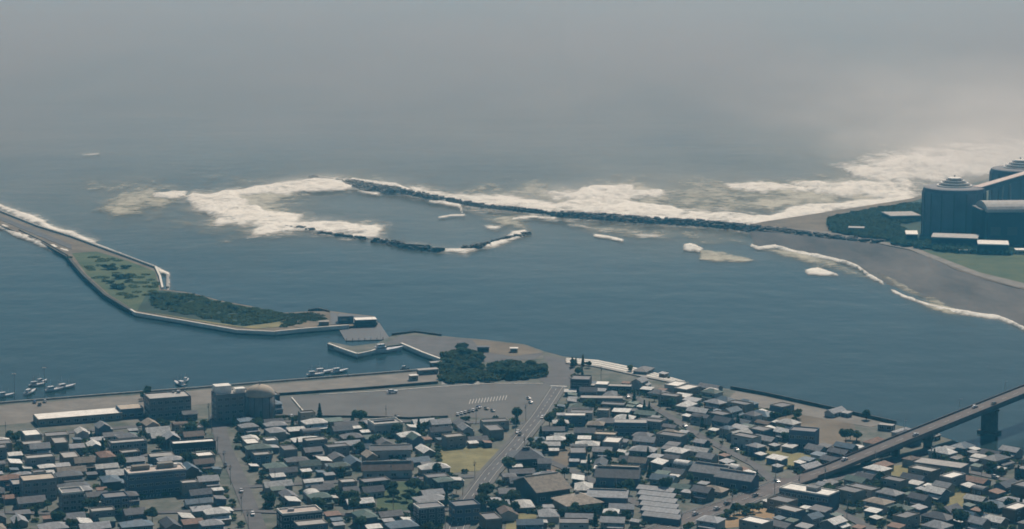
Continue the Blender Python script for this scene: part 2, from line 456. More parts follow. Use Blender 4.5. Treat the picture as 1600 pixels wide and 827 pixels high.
# ------------------------------------------------------------------ mainland
LAND_PX = [(-260, 652), (0, 632), (130, 621), (300, 609), (420, 599), (560, 588), (686, 578), (689, 562), (660, 552), (628, 538), (600, 541), (578, 548), (558, 554), (534, 546), (512, 539),
           (514, 534), (550, 541), (590, 536), (612, 525), (650, 520), (700, 526), (760, 531), (820, 538), (850, 549), (880, 557), (940, 564), (1000, 577), (1044, 588), (1070, 600), (1140, 608),
           (1200, 619), (1300, 641), (1400, 664), (1470, 682), (1520, 699), (1600, 712), (1720, 730)]
LAND = [W2(x, y, GZ) for x, y in LAND_PX]
land_poly = LAND + [(900, 700), (900, 500), (-900, 500), (-900, 1250)]
mb = MB(); mb.prism(land_poly, -3, GZ, 0, 1)
tag(mb.obj("town_ground", [M['ground'], M['concrete']]), kind='structure')

_lay = [0]
def sheet(name, px, m, z=None, lift=None, kind='structure'):
    _lay[0] += 1
    z = GZ + (lift if lift is not None else 0.03 + 0.012 * _lay[0]) if z is None else z
    mb = MB(); mb.prism([W2(x, y, GZ) for x, y in px], z - 0.02 if False else GZ - 0.5, z)
    o = mb.obj(name, m); tag(o, kind=kind); return o
def densify(P, step=25):
    out = []
    for i in range(len(P) - 1):
        a, b = Vector(P[i]), Vector(P[i + 1]); n = max(1, int((b - a).length / step))
        for k in range(n): out.append(tuple(a + (b - a) * k / n))
    out.append(tuple(P[-1])); return out
def wpath(px, z=GZ): return [tuple(W(x, y, z)) for x, y in px]

# quay paving, car park, open lots
sheet("quay_pavement", [(-260, 657), (0, 634), (300, 611), (560, 589.5), (686, 579.5), (684, 600), (560, 611), (430, 619), (240, 640), (190, 646), (50, 660), (-260, 690)], M['promenade'])
sheet("car_park", [(430, 622), (560, 612.5), (690, 602), (770, 598), (840, 598), (886, 600), (880, 612), (846, 640), (838, 655), (780, 654), (700, 652), (560, 652), (470, 652), (428, 655)], M['lot'])
sheet("plaza", [(690, 578), (740, 582), (750, 600), (690, 601)], M['concrete'])
sheet("junction_yard", [(848, 556), (886, 561), (898, 580), (890, 603), (860, 603), (842, 594), (862, 575)], M['asphalt'])
sheet("pier_yard", [(600, 538.5), (625, 524.5), (700, 527.5), (760, 532.5), (820, 539.5), (850, 552), (835, 562), (760, 566), (690, 561), (660, 550), (628, 537)], M['asphalt'])
sheet("sand_strip", [(738, 531), (820, 539), (848, 551), (800, 557), (752, 549)], M['sand'])
sheet("dry_grass_lot", [(688, 697), (783, 702), (762, 735), (684, 741)], M['straw'])
sheet("orange_dirt_lot", [(1178, 792), (1240, 802), (1205, 819), (1130, 826), (1125, 812)], M['orange'])
sheet("bank_sand_lot", [(1215, 655), (1245, 641), (1330, 655), (1345, 690), (1300, 702), (1262, 690), (1232, 668)], M['sand'])
sheet("river_bank_verge", [(1150, 612), (1200, 621), (1300, 643), (1385, 662), (1360, 668), (1290, 655), (1200, 640), (1140, 622)], M['promenade'])
sheet("ramp_side_lot", [(1190, 702), (1280, 712), (1225, 735), (1198, 728)], M['straw'])
sheet("dirt_forecourt", [(878, 700), (905, 704), (898, 722), (862, 742), (850, 735)], M['sand'])
sheet("green_field", [(592, 755), (650, 752), (668, 770), (640, 800), (588, 796)], M['grass'])
sheet("dry_grass_field", [(1370, 733), (1420, 725), (1440, 742), (1428, 762), (1390, 762)], M['straw'])
sheet("pale_dirt_lot", [(792, 800), (838, 805), (836, 830), (790, 830)], M['straw'])
sheet("brown_dirt_lot", [(1478, 776), (1512, 762), (1520, 790), (1480, 800)], M['straw'])

# streets
STREETS = [([(338, 648), (350, 700), (371, 745), (389, 790), (412, 850)], 8.5), ([(872, 604), (842, 650), (806, 695), (765, 740), (728, 790), (704, 850)], 8),
           ([(-40, 690), (100, 677), (200, 668), (335, 661), (560, 658), (700, 660), (830, 662)], 6.5), ([(1010, 840), (1088, 806), (1160, 783), (1238, 750)], 13),
           ([(1215, 760), (1180, 728), (1100, 686), (1040, 648), (960, 606), (893, 590)], 5.5), ([(-40, 728), (120, 716), (356, 708)], 5), ([(378, 762), (560, 752), (752, 745)], 5.5),
           ([(1250, 768), (1330, 742), (1420, 714), (1500, 694)], 6), ([(1428, 716), (1500, 735), (1600, 757), (1680, 775)], 6), ([(806, 700), (905, 742), (1000, 790), (1060, 812)], 5.5),
           ([(-40, 800), (150, 806), (395, 796)], 5), ([(1235, 762), (1310, 800), (1400, 850)], 5.5), ([(395, 800), (560, 806), (722, 796)], 5)]
st_lines = []
for i, (px, w) in enumerate(STREETS):
    P = wpath(px); st_lines.append(([(p[0], p[1]) for p in P], w))
    z = 0.30 + 0.02 * i
    mb = MB(); mb.sweep(densify(P), [(-w / 2, -0.8), (w / 2, -0.8), (w / 2, z), (-w / 2, z)])
    tag(mb.obj("street", M['bridgedeck' if i == 3 else 'asphalt']), kind='structure')
# pavements with kerbs, and a dashed centre line, on the two wide roads
for (px, w) in (STREETS[1], STREETS[3]):
    P = densify(wpath(px))
    for s in (-1, 1):
        mb = MB(); a, b = s * (w / 2 + 0.0), s * (w / 2 + 2.2)
        lo, hi = min(a, b), max(a, b)
        mb.sweep([p for p in P], [(lo, -0.8), (hi, -0.8), (hi, 0.62), (lo, 0.62)])
        tag(mb.obj("pavement", M['lot']), kind='structure')
    for s in (-1, 1):
        mb = MB(); mb.sweep(P, [(s * (w / 2 - 0.6) - 0.12, 0.3), (s * (w / 2 - 0.6) + 0.12, 0.3), (s * (w / 2 - 0.6) + 0.12, 0.60), (s * (w / 2 - 0.6) - 0.12, 0.60)])
        tag(mb.obj("road_marking", M['paint']), kind='structure')
    mb = MB()
    for i in range(len(P) - 1):
        a, b = Vector(P[i]), Vector(P[i + 1]); n = int((b - a).length / 9)
        for k in range(n):
            p, q = a + (b - a) * (k / n), a + (b - a) * ((k + 0.5) / n)
            mb.sweep([p, q], [(-0.14, 0.3), (0.14, 0.3), (0.14, 0.61), (-0.14, 0.61)])
    tag(mb.obj("road_marking", M['paint']), kind='structure')
# stop line and crossing at the head of the central road
mb = MB()
a, b = W(860, 604.5, GZ), W(886, 605.5, GZ)
mb.sweep([a, b], [(-1.2, 0.3), (1.2, 0.3), (1.2, 0.66), (-1.2, 0.66)])
tag(mb.obj("road_marking", M['paint']), kind='structure')

# car park: bay lines, kerb lines
for i in range(13):
    x = 733 + i * 4.7; y = 632 - i * 0.55
    mb = MB(); mb.sweep([W(x, y, GZ), W(x + 2.5, y - 7, GZ)], [(-0.22, 0.2), (0.22, 0.2), (0.22, 0.30), (-0.22, 0.30)])
    tag(mb.obj("bay_line", M['paint']), kind='structure')
for i in range(9):
    x = 224 + i * 5.2; y = 778 - i * 0.5
    mb = MB(); mb.sweep([W(x, y, GZ), W(x + 1.5, y - 6, GZ)], [(-0.2, 0.0), (0.2, 0.0), (0.2, 0.08), (-0.2, 0.08)])
    tag(mb.obj("bay_line", M['paint']), kind='structure')
def wall_along(px, w, h, m, name, label, cat, z=GZ, step=12, prof=None):
    P = densify(wpath(px, z), step)
    mb = MB(); mb.sweep(P, prof or [(-w / 2, -1.5), (w / 2, -1.5), (w / 2, h), (-w / 2, h)])
    o = mb.obj(name, m); tag(o, label, cat); return o
wall_along([(430, 618.5), (560, 609.5), (684, 599.5)], 0.9, 1.6, M['rock'], 'flood_wall', 'long low dark flood wall between the quay paving and the big car park', 'wall')
wall_along([(500, 617), (600, 611.3), (690, 604.8), (770, 599.7), (848, 600)], 0.8, 0.35, M['white_conc'], 'car_park_kerb', 'thin pale kerb line along the upper edge of the big car park', 'kerb')
wall_along([(456, 623), (477, 648)], 0.7, 0.9, M['white_conc'], 'low_wall', 'short pale diagonal wall at the left end of the big car park', 'wall')
wall_along([(-200, 647), (0, 631), (150, 619), (300, 608), (420, 598), (560, 587), (684, 577)], 1.2, 1.1, M['concrete'], 'quay_wall', 'long pale concrete quay edge along the left harbour basin', 'wall')
wall_along([(1142, 608), (1200, 618.6), (1300, 640.5), (1400, 663)], 0.9, 2.0, M['rock'], 'river_wall', 'dark parapet wall along the river bank up to the bridge', 'wall')
wall_along([(430, 652), (560, 652.5), (640, 655), (700, 652.5)], 0.5, 1.2, M['rock'], 'boundary_wall', 'dark low wall along the lower edge of the big car park', 'wall')
wall_along([(612, 523.5), (650, 519.6), (690, 525)], 0.8, 1.3, M['rock'], 'sea_wall', 'short dark curved sea wall at the river side of the harbour point', 'wall')
# harbour arms (white edged)
wall_along([(627, 537.5), (660, 551.5), (688, 562)], 1.7, 0.8, M['white_conc'], 'pier_edge', 'bright white straight pier edge facing the inner basin', 'pier')
wall_along([(513, 538), (534, 546), (558, 554)], 1.6, 0.8, M['white_conc'], 'pier_edge', 'pale left edge of the harbour arm ending in a pointed corner', 'pier')
wall_along([(558, 554), (580, 549.5), (600, 542)], 1.3, 0.7, M['white_conc'], 'pier_edge', 'short pale pier edge behind the moored ferry', 'pier')
# stepped embankment: five concrete steps, each a part
e = thing("stepped_embankment", "pale stepped concrete embankment sloping to the river beside the rooftops", "embankment", W(970, 580, GZ))
eo = Vector(e.location)
A = [(884, 560.5), (930, 563.5), (1000, 577.5), (1066, 596.5)]
for k in range(6):
    P = [Vector(p) - eo for p in densify(wpath([(x + k * 0.4, y + k * 2.9 * (0.35 + 0.45 * math.sin(math.pi * min(1, max(0.12, (x - 884) / 182))))) for x, y in A]), 20)]
    mb = MB(); mb.sweep(P, [(-2.4, -4), (2.0, -4), (2.0, 0.05 + 0.13 * k), (-2.4, 0.05 + 0.13 * k)])
    mb.obj("step", M['white_conc'] if k % 2 == 0 else M['concrete'], e)

# ------------------------------------------------------------------ left spit
SP = [(-320, 232), (0, 332), (60, 356), (112, 372), (150, 386), (200, 404), (243, 420), (251, 434), (255, 452), (300, 458), (345, 470), (395, 479), (440, 489), (480, 487), (515, 486), (545, 490), (585, 494),
      (590, 504), (545, 510), (480, 515), (430, 520), (370, 517), (290, 503), (205, 487), (165, 462), (130, 430), (106, 402), (60, 376), (0, 352), (-320, 250)]
spit = [W2(x, y, 2.2) for x, y in SP]
mb = MB(); mb.prism(spit, -3, 2.2, 0, 1)
tag(mb.obj("spit_ground", [M['sand'], M['rock']]), kind='structure')
def spit_sheet(name, px, m, z):
    mb = MB(); mb.prism([W2(x, y, 2.2) for x, y in px], 1.8, z); return tag(mb.obj(name, m), kind='structure')
spit_sheet("spit_grass", [(112, 396), (150, 393), (200, 408), (242, 424), (249, 452), (232, 468), (212, 486), (170, 460), (135, 428)], M['grass'], 2.30)
spit_sheet("spit_scrub", [(232, 455), (255, 454), (300, 460), (345, 472), (395, 481), (452, 491), (440, 509), (395, 514), (330, 506), (250, 492), (214, 486)], M['scrub'], 2.36)
spit_sheet("spit_path", [(225, 487), (330, 506), (400, 514.5), (440, 511), (470, 500), (452, 492), (440, 503), (380, 511), (300, 499)], M['straw'], 2.42)
spit_sheet("spit_yard", [(478, 489), (514, 488), (516, 508), (480, 513), (458, 511)], M['sand'], 2.48)
spit_sheet("spit_pier_deck", [(516, 489), (585, 495.5), (588, 503), (560, 506), (516, 508)], M['darksteel'], 2.50)
spit_sheet("spit_road", [(-320, 238), (0, 338), (60, 362), (112, 383), (112, 390), (60, 369), (0, 344), (-320, 243)], M['asphalt'], 2.45)
def wall_s(px, w, h, m, name, label, cat='sea wall', z=2.2): return wall_along(px, w, h, m, name, label, cat, z)
wall_s([(-320, 231), (0, 331), (60, 355), (112, 371), (150, 385), (200, 403), (243, 419)], 2.2, 1.6, M['concrete'], 'sea_wall', 'long pale sea wall on the river side of the left spit')
wall_s([(204, 485), (212, 490), (290, 503), (370, 517), (430, 520)], 1.6, 1.0, M['white_conc'], 'sea_wall', 'thin white quay edge along the harbour side of the green spit')
wall_s([(430, 520), (480, 515), (545, 510)], 1.6, 1.2, M['white_conc'], 'sea_wall', 'white quay edge at the tip of the green spit')
wall_s([(106, 402), (130, 430), (165, 462), (205, 486)], 2.6, 0.9, M['rock'], 'sea_wall', 'dark rubble edge on the lower left side of the green spit')
wall_s([(243, 419), (250, 434), (254, 452)], 1.6, 1.6, M['white_conc'], 'sea_wall', 'short white angled wall at the notch of the green spit')
wall_s([(255, 428), (262, 431), (262, 450)], 2.0, 1.2, M['concrete'], 'landing_jetty', 'small pale jetty stub jutting into the river from the spit', 'jetty', 0.3)
wall_s([(482, 486), (498, 483.5), (515, 488)], 0.9, 1.2, M['rock'], 'sea_wall', 'short dark curved parapet near the tip of the spit')
wall_s([(30, 360), (70, 379), (106, 400)], 1.0, 0.8, M['rock'], 'sea_wall', 'dark edge of the left spit above its white surf line')

# ------------------------------------------------------------------ right shore
def resample(P, n):
    P = [Vector((p[0], p[1])) for p in P]; L = [0]
    for i in range(len(P) - 1): L.append(L[-1] + (P[i + 1] - P[i]).length)
    out = []
    for k in range(n):
        s = L[-1] * k / (n - 1); j = max(i for i in range(len(L)) if L[i] <= s + 1e-9); j = min(j, len(P) - 2)
        t = (s - L[j]) / max(1e-9, L[j + 1] - L[j]); out.append(P[j] + (P[j + 1] - P[j]) * t)
    return out
def loft(name, m, A, B, za, zb, n=120, k=14, rough=0.5, sd=3):
    A = resample([W2(*p) for p in A], n); B = resample([W2(*p) for p in B], n)
    vs = []
    for i in range(n):
        for j in range(k):
            t = j / (k - 1); p = A[i] + (B[i] - A[i]) * t
            z = za + (zb - za) * (t ** 0.7)
            z += rough * float(fbm(np.array([p.x / 40]), np.array([p.y / 60]), sd)[0] - 0.5) * (1 if 0 < j < k - 1 else 0)
            vs.append((p.x, p.y, z))
    fs = [(i * k + j, (i + 1) * k + j, (i + 1) * k + j + 1, i * k + j + 1) for i in range(n - 1) for j in range(k - 1)]
    mb = MB(); mb.add(vs, fs); o = mb.obj(name, m, smooth=True); tag(o, kind='structure')
SHORE = [(1172, 363), (1178, 384), (1205, 389), (1250, 399), (1300, 407), (1345, 424), (1378, 443), (1410, 462), (1460, 480), (1500, 491), (1560, 500), (1600, 516), (1700, 560)]
BACK = [(1168, 357), (1195, 360), (1240, 366), (1290, 372), (1340, 378), (1385, 382), (1420, 388), (1450, 400), (1490, 420), (1540, 437), (1590, 450), (1640, 460), (1760, 490)]
loft("mud_flat", M['wetsand'], SHORE, BACK, -0.5, 2.6, rough=1.4)
# darker tidal pools on the flat and the raised sandy track behind it
R_LAND = [(1172, 351), (1190, 347), (1280, 333), (1350, 322), (1420, 311), (1500, 290), (1560, 262), (1600, 250), (1900, 200), (2100, 420), (1760, 490), (1640, 460), (1590, 450), (1540, 437), (1490, 420), (1450, 400), (1420, 388), (1385, 382), (1340, 378), (1290, 372), (1240, 366), (1190, 360), (1172, 357)]
mb = MB(); mb.prism([W2(x, y, 2.6) for x, y in R_LAND], -3, 2.6, 0, 0)
tag(mb.obj("right_shore_ground", M['sand']), kind='structure')
def r_sheet(name, px, m, z):
    mb = MB(); mb.prism([W2(x, y, 2.6) for x, y in px], 2.0, z); return tag(mb.obj(name, m), kind='structure')
r_sheet("shore_grass", [(1440, 390), (1500, 394), (1600, 398), (1760, 404), (1760, 470), (1600, 445), (1560, 438), (1500, 420), (1460, 402)], M['grass'], 2.68)
r_sheet("plant_yard", [(1290, 342), (1350, 329), (1425, 315), (1560, 275), (1900, 240), (1900, 400), (1600, 396), (1480, 391), (1390, 380), (1300, 365)], M['scrub'], 2.72)
r_sheet("shore_track", [(1200, 353), (1290, 362), (1380, 378), (1425, 386), (1470, 403), (1530, 426), (1600, 443), (1700, 458), (1700, 464), (1590, 449), (1525, 431), (1465, 408), (1420, 390), (1375, 381), (1290, 366), (1195, 357)], M['promenade'], 2.78)

# ------------------------------------------------------------------ rubble breakwaters
def rubble(label, px, w, h, seed, name='breakwater', m='rock', z=-1.0, gap=0.0, core=0.8):
    """a trapezoid core (thing) with a jumble of armour blocks heaped over it"""
    rng = random.Random(seed)
    P = [Vector((*W2(x, y), z)) for x, y in px]
    root = thing(name, label, 'breakwater', P[0])
    Q = [Vector(p) - P[0] for p in densify(P, 9)]
    Q = [Vector((p.x + rng.uniform(-1, 1) * w * 0.08, p.y + rng.uniform(-1, 1) * w * 0.08, rng.uniform(-0.25, 0.15) * h)) for p in Q]
    mb = MB(); mb.sweep(Q, [(-w / 2, 0), (w / 2, 0), (w * 0.28, (h + 1) * core), (-w * 0.28, (h + 1) * core)])
    mb.obj('core', M[m], root)
    mb = MB()
    L = sum((Q[i + 1] - Q[i]).length for i in range(len(Q) - 1))
    for i in range(len(Q) - 1):
        a, b = Q[i], Q[i + 1]; n = max(2, int((b - a).length * w * 0.10))
        t = (b - a).normalized(); nr = Vector((t.y, -t.x, 0))
        for k in range(n):
            u = rng.uniform(-1, 1); p = a + (b - a) * rng.random() + nr * u * w * 0.52
            zz = (h + 1) * (core if abs(u) < .5 else core * (1 - (abs(u) - .5) / .55)); s = rng.uniform(0.9, 2.1)
            vs = [(p.x + sx * s * rng.uniform(.6, 1.1), p.y + sy * s * rng.uniform(.6, 1.1), zz + sz * s * rng.uniform(.5, .9)) for sx in (-1, 1) for sy in (-1, 1) for sz in (-1, 1)]
            mb.add(vs, [(0, 1, 3, 2), (4, 6, 7, 5), (0, 4, 5, 1), (2, 3, 7, 6), (0, 2, 6, 4), (1, 5, 7, 3)])
    o = mb.obj('armour_blocks', M[m], root); o['kind'] = 'stuff'
    return root
rubble("head of the long breakwater, a wide dark hump in the surf", [(547, 287), (560, 290), (585, 295), (625, 300)], 30, 4.2, 1, m='rockpale')
rubble("far section of the long breakwater, narrowing to a white gap", [(615, 299), (650, 305), (690, 313)], 15, 3.6, 2, m='rockpale')
rubble("middle section of the long breakwater, thin and dark", [(701, 314), (740, 322), (800, 329), (868, 337)], 10, 3.6, 3)
rubble("near section of the long breakwater, broad and dark, reaching the shore", [(868, 337), (960, 343), (1010, 347), (1100, 352), (1190, 361), (1290, 374), (1375, 383)], 24, 4.6, 4)
rubble("broken dark rocks at the far left tip beyond the long breakwater", [(485, 277), (505, 281), (540, 284)], 10, 1.6, 5, m='rockpale')
rubble("small dark rock cluster in the surf below the breakwater tip", [(505, 292), (520, 291), (538, 289)], 10, 1.4, 6)
rubble("scattered dark rocks in the pale surf at the left of the inner breakwater", [(445, 356), (470, 357), (487, 361)], 10, 1.8, 7)
rubble("inner breakwater, its thin left section under the foam", [(495, 364), (530, 369), (572, 374)], 8, 1.6, 8)
rubble("inner breakwater, short dark block between two foam gaps", [(586, 377), (604, 379)], 12, 3.0, 9)
rubble("inner breakwater, longest dark section at the lagoon bottom", [(609, 380), (640, 387), (665, 390), (688, 393)], 13, 3.2, 10)
rubble("inner breakwater, right section curving up to the sand bar", [(728, 390), (745, 387), (762, 383)], 12, 3.0, 11)
rubble("small dark end rocks at the right tip of the inner breakwater", [(770, 379), (790, 375), (812, 369), (826, 365)], 8, 2.0, 12)

# ------------------------------------------------------------------ surf and foam
foam("broad cream breaker pouring into the lagoon from its open left end", [(296, 306), (330, 303), (372, 300), (372, 312), (400, 325), (440, 336), (467, 338), (452, 349), (400, 354), (350, 350), (322, 336), (302, 320)], 9, 2.2, 21, 1.9)
foam("long cream surf band along the upper left rim of the lagoon", [(360, 304), (385, 296), (430, 289), (480, 281), (540, 281), (562, 292), (540, 297), (500, 298), (440, 301), (390, 306)], 8, 1.8, 22, 2.0)
foam("thin white breaker crest left of the lagoon surf", [(240, 304), (262, 303), (292, 301), (290, 307), (262, 310), (242, 308)], 3.5, 1.6, 23, 2.2, rag=0.5)
foam("faint silty foam drifting far left of the lagoon", [(130, 285), (200, 282), (255, 290), (290, 318), (262, 335), (215, 338), (165, 322), (185, 300)], 26, 0.5, 24, 1.0, True)
foam("pale silty foam patch with a bright lower edge", [(185, 318), (228, 322), (226, 338), (176, 338), (160, 326)], 9, 0.8, 25, 1.2, True)
foam("tiny white cap far out on the hazy sea", [(126, 241), (156, 239), (156, 242), (126, 244)], 4, 0.8, 26, 0.9)
foam("cream surf band over the rocks at the lower left of the lagoon", [(410, 350), (460, 348), (500, 348), (560, 350), (592, 358), (590, 370), (560, 371), (500, 363), (455, 362), (400, 366)], 8, 1.4, 27, 1.9)
foam("thin foam line under the inner breakwater at the bottom of the lagoon", line_poly([(590, 374), (615, 379), (650, 384), (690, 391), (728, 392), (745, 386)], [1.5, 1.2, 1.2, 1.5, 2.5, 1.2]), 3, 1.0, 28, 1.9, rag=0.6)
foam("foam around the right end of the inner breakwater", [(752, 384), (790, 372), (800, 361), (820, 360), (826, 366), (800, 377), (760, 388)], 4, 1.2, 29, 1.6)
foam("white surf crest along the outer face of the breakwater head", line_poly([(548, 284), (580, 287), (615, 291), (640, 299), (694, 311)], [3, 3, 2.5, 2.5, 2]), 4, 1.8, 30, 2.2)
foam("thin wash on the lagoon side of the breakwater head", line_poly([(540, 291), (560, 297), (590, 303)], 2), 4, 0.6, 31, 1.3)
foam("grey foam sheet behind the middle of the long breakwater", [(640, 296), (700, 303), (790, 308), (860, 318), (880, 332), (800, 324), (700, 313)], 9, 0.9, 32, 1.9)
foam("white overwash tongue in the gap of the long breakwater", line_poly([(672, 315), (700, 318), (720, 322), (722, 330)], [1.5, 2.5, 2.5, 2.5]), 3.5, 1.0, 33, 1.2, rag=0.5)
foam("short white wavelet inside the lagoon below the gap", line_poly([(684, 340), (705, 337), (726, 337)], [1.2, 1.8, 1.5]), 3, 0.8, 34, 1.0, rag=0.5)
foam("white wedge of foam at the right side of the lagoon", [(756, 352), (790, 352), (778, 362), (764, 359)], 4, 1.0, 35, 1.1)
foam("silty wash inside the right corner of the lagoon", [(735, 332), (800, 338), (822, 343), (818, 358), (790, 350), (755, 345)], 9, 0.5, 36, 1.1, True)
foam("foam streak just below the middle of the long breakwater", line_poly([(800, 343), (835, 340), (868, 342)], [2.5, 1.8, 1.5]), 4, 0.7, 37, 1.5)
foam("tall cream breaker behind the long breakwater, ending in a pointed white crest", [(862, 303), (905, 299), (930, 294), (985, 292), (990, 300), (1036, 299), (1030, 307), (1000, 313), (960, 314), (920, 315), (880, 310)], 8, 2.6, 38, 2.2)
foam("cream surf heaped against the outer face of the long breakwater", [(780, 318), (860, 322), (900, 313), (960, 313), (1020, 320), (1060, 330), (1110, 335), (1180, 340), (1180, 351), (1080, 346), (960, 337), (860, 332)], 9, 1.9, 39, 2.3)
foam("ragged foam eddy left of the tall breaker", [(855, 302), (880, 298), (910, 303), (905, 312), (870, 314)], 8, 0.8, 40, 1.2)
foam("long pale wave far out, left half", [(1140, 290), (1190, 285), (1260, 290), (1270, 300), (1200, 299), (1150, 297)], 9, 1.2, 41, 1.9)
foam("broad cream breaker running to the power plant shore", [(1240, 290), (1300, 289), (1360, 288), (1422, 290), (1418, 302), (1400, 312), (1340, 304), (1280, 302)], 10, 2.6, 42, 2.3)
foam("curved cream surf hugging the right shore up to the plant", [(1150, 342), (1200, 338), (1240, 326), (1300, 320), (1360, 313), (1420, 309), (1440, 311), (1420, 316), (1350, 325), (1280, 336), (1200, 350), (1150, 349)], 7, 1.8, 43, 2.0)
foam("silty trough between the two surf bands near the plant", [(1060, 318), (1150, 308), (1260, 306), (1340, 308), (1290, 318), (1200, 330), (1100, 332)], 14, 0.6, 44, 1.1, True)
foam("bright surf beyond the power plant at the right edge", [(1330, 262), (1400, 250), (1500, 240), (1600, 232), (1800, 215), (1800, 262), (1600, 262), (1500, 272), (1430, 280), (1360, 280)], 20, 3.0, 45, 2.4)
foam("outer pale surf veil beyond the power plant", [(1390, 240), (1500, 228), (1620, 215), (1800, 200), (1800, 225), (1620, 236), (1500, 244), (1400, 255)], 24, 2.0, 46, 1.3)
foam("thin foam streaks on the river side of the near breakwater", [(885, 350), (960, 356), (1040, 368), (1046, 373), (1010, 374), (950, 364), (890, 356)], 6, 0.5, 47, 0.72)
foam("small white streak below the breakwater foam", line_poly([(928, 368), (950, 371), (972, 376)], 1.6), 3, 0.7, 48, 1.6, rag=0.5)
foam("small bright wave at the tip of the lagoon current", [(1069, 384), (1078, 382), (1096, 389), (1090, 393), (1070, 391)], 3.5, 1.4, 49, 1.8, rag=0.5)
foam("pale wedge of foam in mid river, the larger of the pair", [(1096, 390), (1130, 393), (1180, 407), (1160, 410), (1120, 410), (1093, 406)], 4, 0.3, 50, 1.05, True, rag=0.5)
foam("pale shoulder of the shore wave, upper part", [(1180, 386), (1225, 390), (1300, 405), (1340, 418), (1376, 441), (1350, 434), (1290, 420), (1225, 405)], 6, 1.2, 51, 0.95, True)
foam("thin bright wave crest curling along the mud flat", line_poly([(1174, 384), (1186, 389), (1210, 386), (1250, 397), (1300, 405), (1340, 418), (1360, 433), (1378, 442)], [1.2, 1.5, 1.6, 1.4, 1.4, 1.8, 2.2, 1.6]), 2.6, 1.3, 52, 2.0, rag=0.35)
foam("small white wave left of the curling shore crest", [(1260, 424), (1278, 420), (1308, 430), (1290, 431), (1264, 429)], 3, 1.0, 53, 1.7, rag=0.5)
foam("short bright crest in the gap of the shore wave", line_poly([(1395, 455), (1410, 463), (1430, 470)], 1.6), 2.4, 1.0, 54, 2.0, rag=0.35)
foam("silty wash running over the mud flat edge", [(1370, 424), (1400, 430), (1440, 450), (1490, 478), (1470, 484), (1420, 465), (1385, 448)], 6, 0.5, 55, 0.8, True)
foam("pale belly of the lower shore wave", [(1430, 470), (1470, 474), (1510, 488), (1480, 491), (1450, 482)], 4, 1.0, 56, 1.0, True)
foam("thin bright crest of the lower shore wave to the right edge", line_poly([(1430, 471), (1470, 483), (1510, 490), (1560, 497), (1585, 507), (1610, 520), (1660, 545)], [1.2, 1.5, 3, 1.8, 1.6, 1.6, 1.6]), 2.6, 1.1, 57, 2.0, rag=0.35)
foam("white surf line on the lower side of the left spit", line_poly([(-120, 317), (0, 354), (50, 375), (108, 397)], [2, 2.5, 3, 2.5]), 3.4, 1.4, 58, 2.2, rag=0.5)
foam("ragged white wash along the upper side of the left spit", line_poly([(-120, 285), (0, 322), (40, 340), (85, 358), (112, 368), (145, 380)], [2, 2.5, 2.5, 2.5, 2.5, 1.5]), 4, 1.4, 59, 2.2, rag=0.7)
foam("thin white wash along the sea wall of the green spit", line_poly([(145, 381), (180, 394), (240, 416), (264, 430), (262, 452)], [1, 1, 1, 2, 1]), 2.4, 0.8, 60, 1.9, rag=0.4)
foam("faint foam streaks drifting through the far haze left of centre", [(300, 275), (420, 268), (520, 270), (560, 278), (480, 280), (380, 286), (310, 290)], 22, 0.6, 61, 0.5, True)
foam("faint grey foam trail right of the tall breaker", [(1000, 312), (1080, 314), (1160, 330), (1110, 336), (1040, 324)], 10, 0.6, 62, 0.6, True)
foam("wide silty veil outside the long breakwater", [(700, 296), (860, 288), (1100, 282), (1300, 278), (1420, 284), (1420, 308), (1180, 336), (1000, 326), (860, 326), (720, 308)], 30, 0.4, 70, 1.1, True)
foam("wide silty veil around the lagoon mouth", [(270, 296), (420, 280), (560, 270), (640, 284), (560, 292), (480, 300), (470, 350), (420, 366), (330, 358), (280, 330)], 24, 0.4, 71, 1.0, True)
foam("thin silty drift on the river side of the near breakwater", [(880, 346), (1000, 352), (1160, 366), (1180, 380), (1040, 378), (900, 360)], 12, 0.3, 72, 0.75, True)
foam("silty wash over the shoal beside the lagoon's lower rocks", [(395, 345), (470, 346), (600, 345), (610, 366), (500, 368), (400, 370)], 14, 0.4, 73, 0.85, True)
foam("faint foam wisps above the breakwater middle", [(610, 284), (680, 286), (740, 298), (700, 303), (640, 296)], 12, 0.6, 63, 0.5, True)

# ------------------------------------------------------------------ labels that single each thing out
MARKS = [('the long three-storey school block', 240, 748), ('the domed silo', 404, 640), ('the dry grass lot', 728, 715), ('the big car park', 600, 650), ('the striped shed roofs', 1030, 798),
         ('the orange dirt lot', 1180, 808), ('the bridge ramp', 1290, 740), ('the river bank sand lot', 1300, 672), ('the white-edged hall', 1268, 778), ('the large tan gabled hall', 845, 762),
         ('the stepped embankment', 965, 600), ('the green field', 628, 775), ('the head of the central road', 880, 620), ('the straight left street', 372, 750), ('the pale-roofed box building', 60, 762),
         ('the long white harbour shed', 118, 650), ('the white-roofed store', 602, 665), ('the bridge pier', 1500, 700), ('the right-hand dry field', 1405, 745), ('the road junction', 1150, 790),
         ('the blue-walled warehouse', 1258, 685), ('the long blue-walled block', 985, 668), ('the central road bend', 740, 775), ('the pale long-roofed depot', 1470, 732), ('the bottom right corner', 1560, 815), ('the bottom left corner', 20, 815),
         ('the river parapet wall', 1180, 630), ('the brown dirt lot', 1500, 780), ('the long white lean-to roof', 1010, 590), ('the striped bay lot', 245, 790)]
MARKP = [(n, Vector(W2(x, y, GZ))) for n, x, y in MARKS]
PENDING = []   # (object, adjective phrase) -> labelled at the end
def later(o, phrase, x, y): PENDING.append((o, phrase, Vector((x, y))))
ORD = ['', 'second ', 'third ', 'fourth ', 'fifth ', 'sixth ', 'seventh ', 'eighth ', 'ninth ', 'tenth ', 'eleventh ', 'twelfth ', 'thirteenth ', 'fourteenth ', 'fifteenth ', 'sixteenth ']
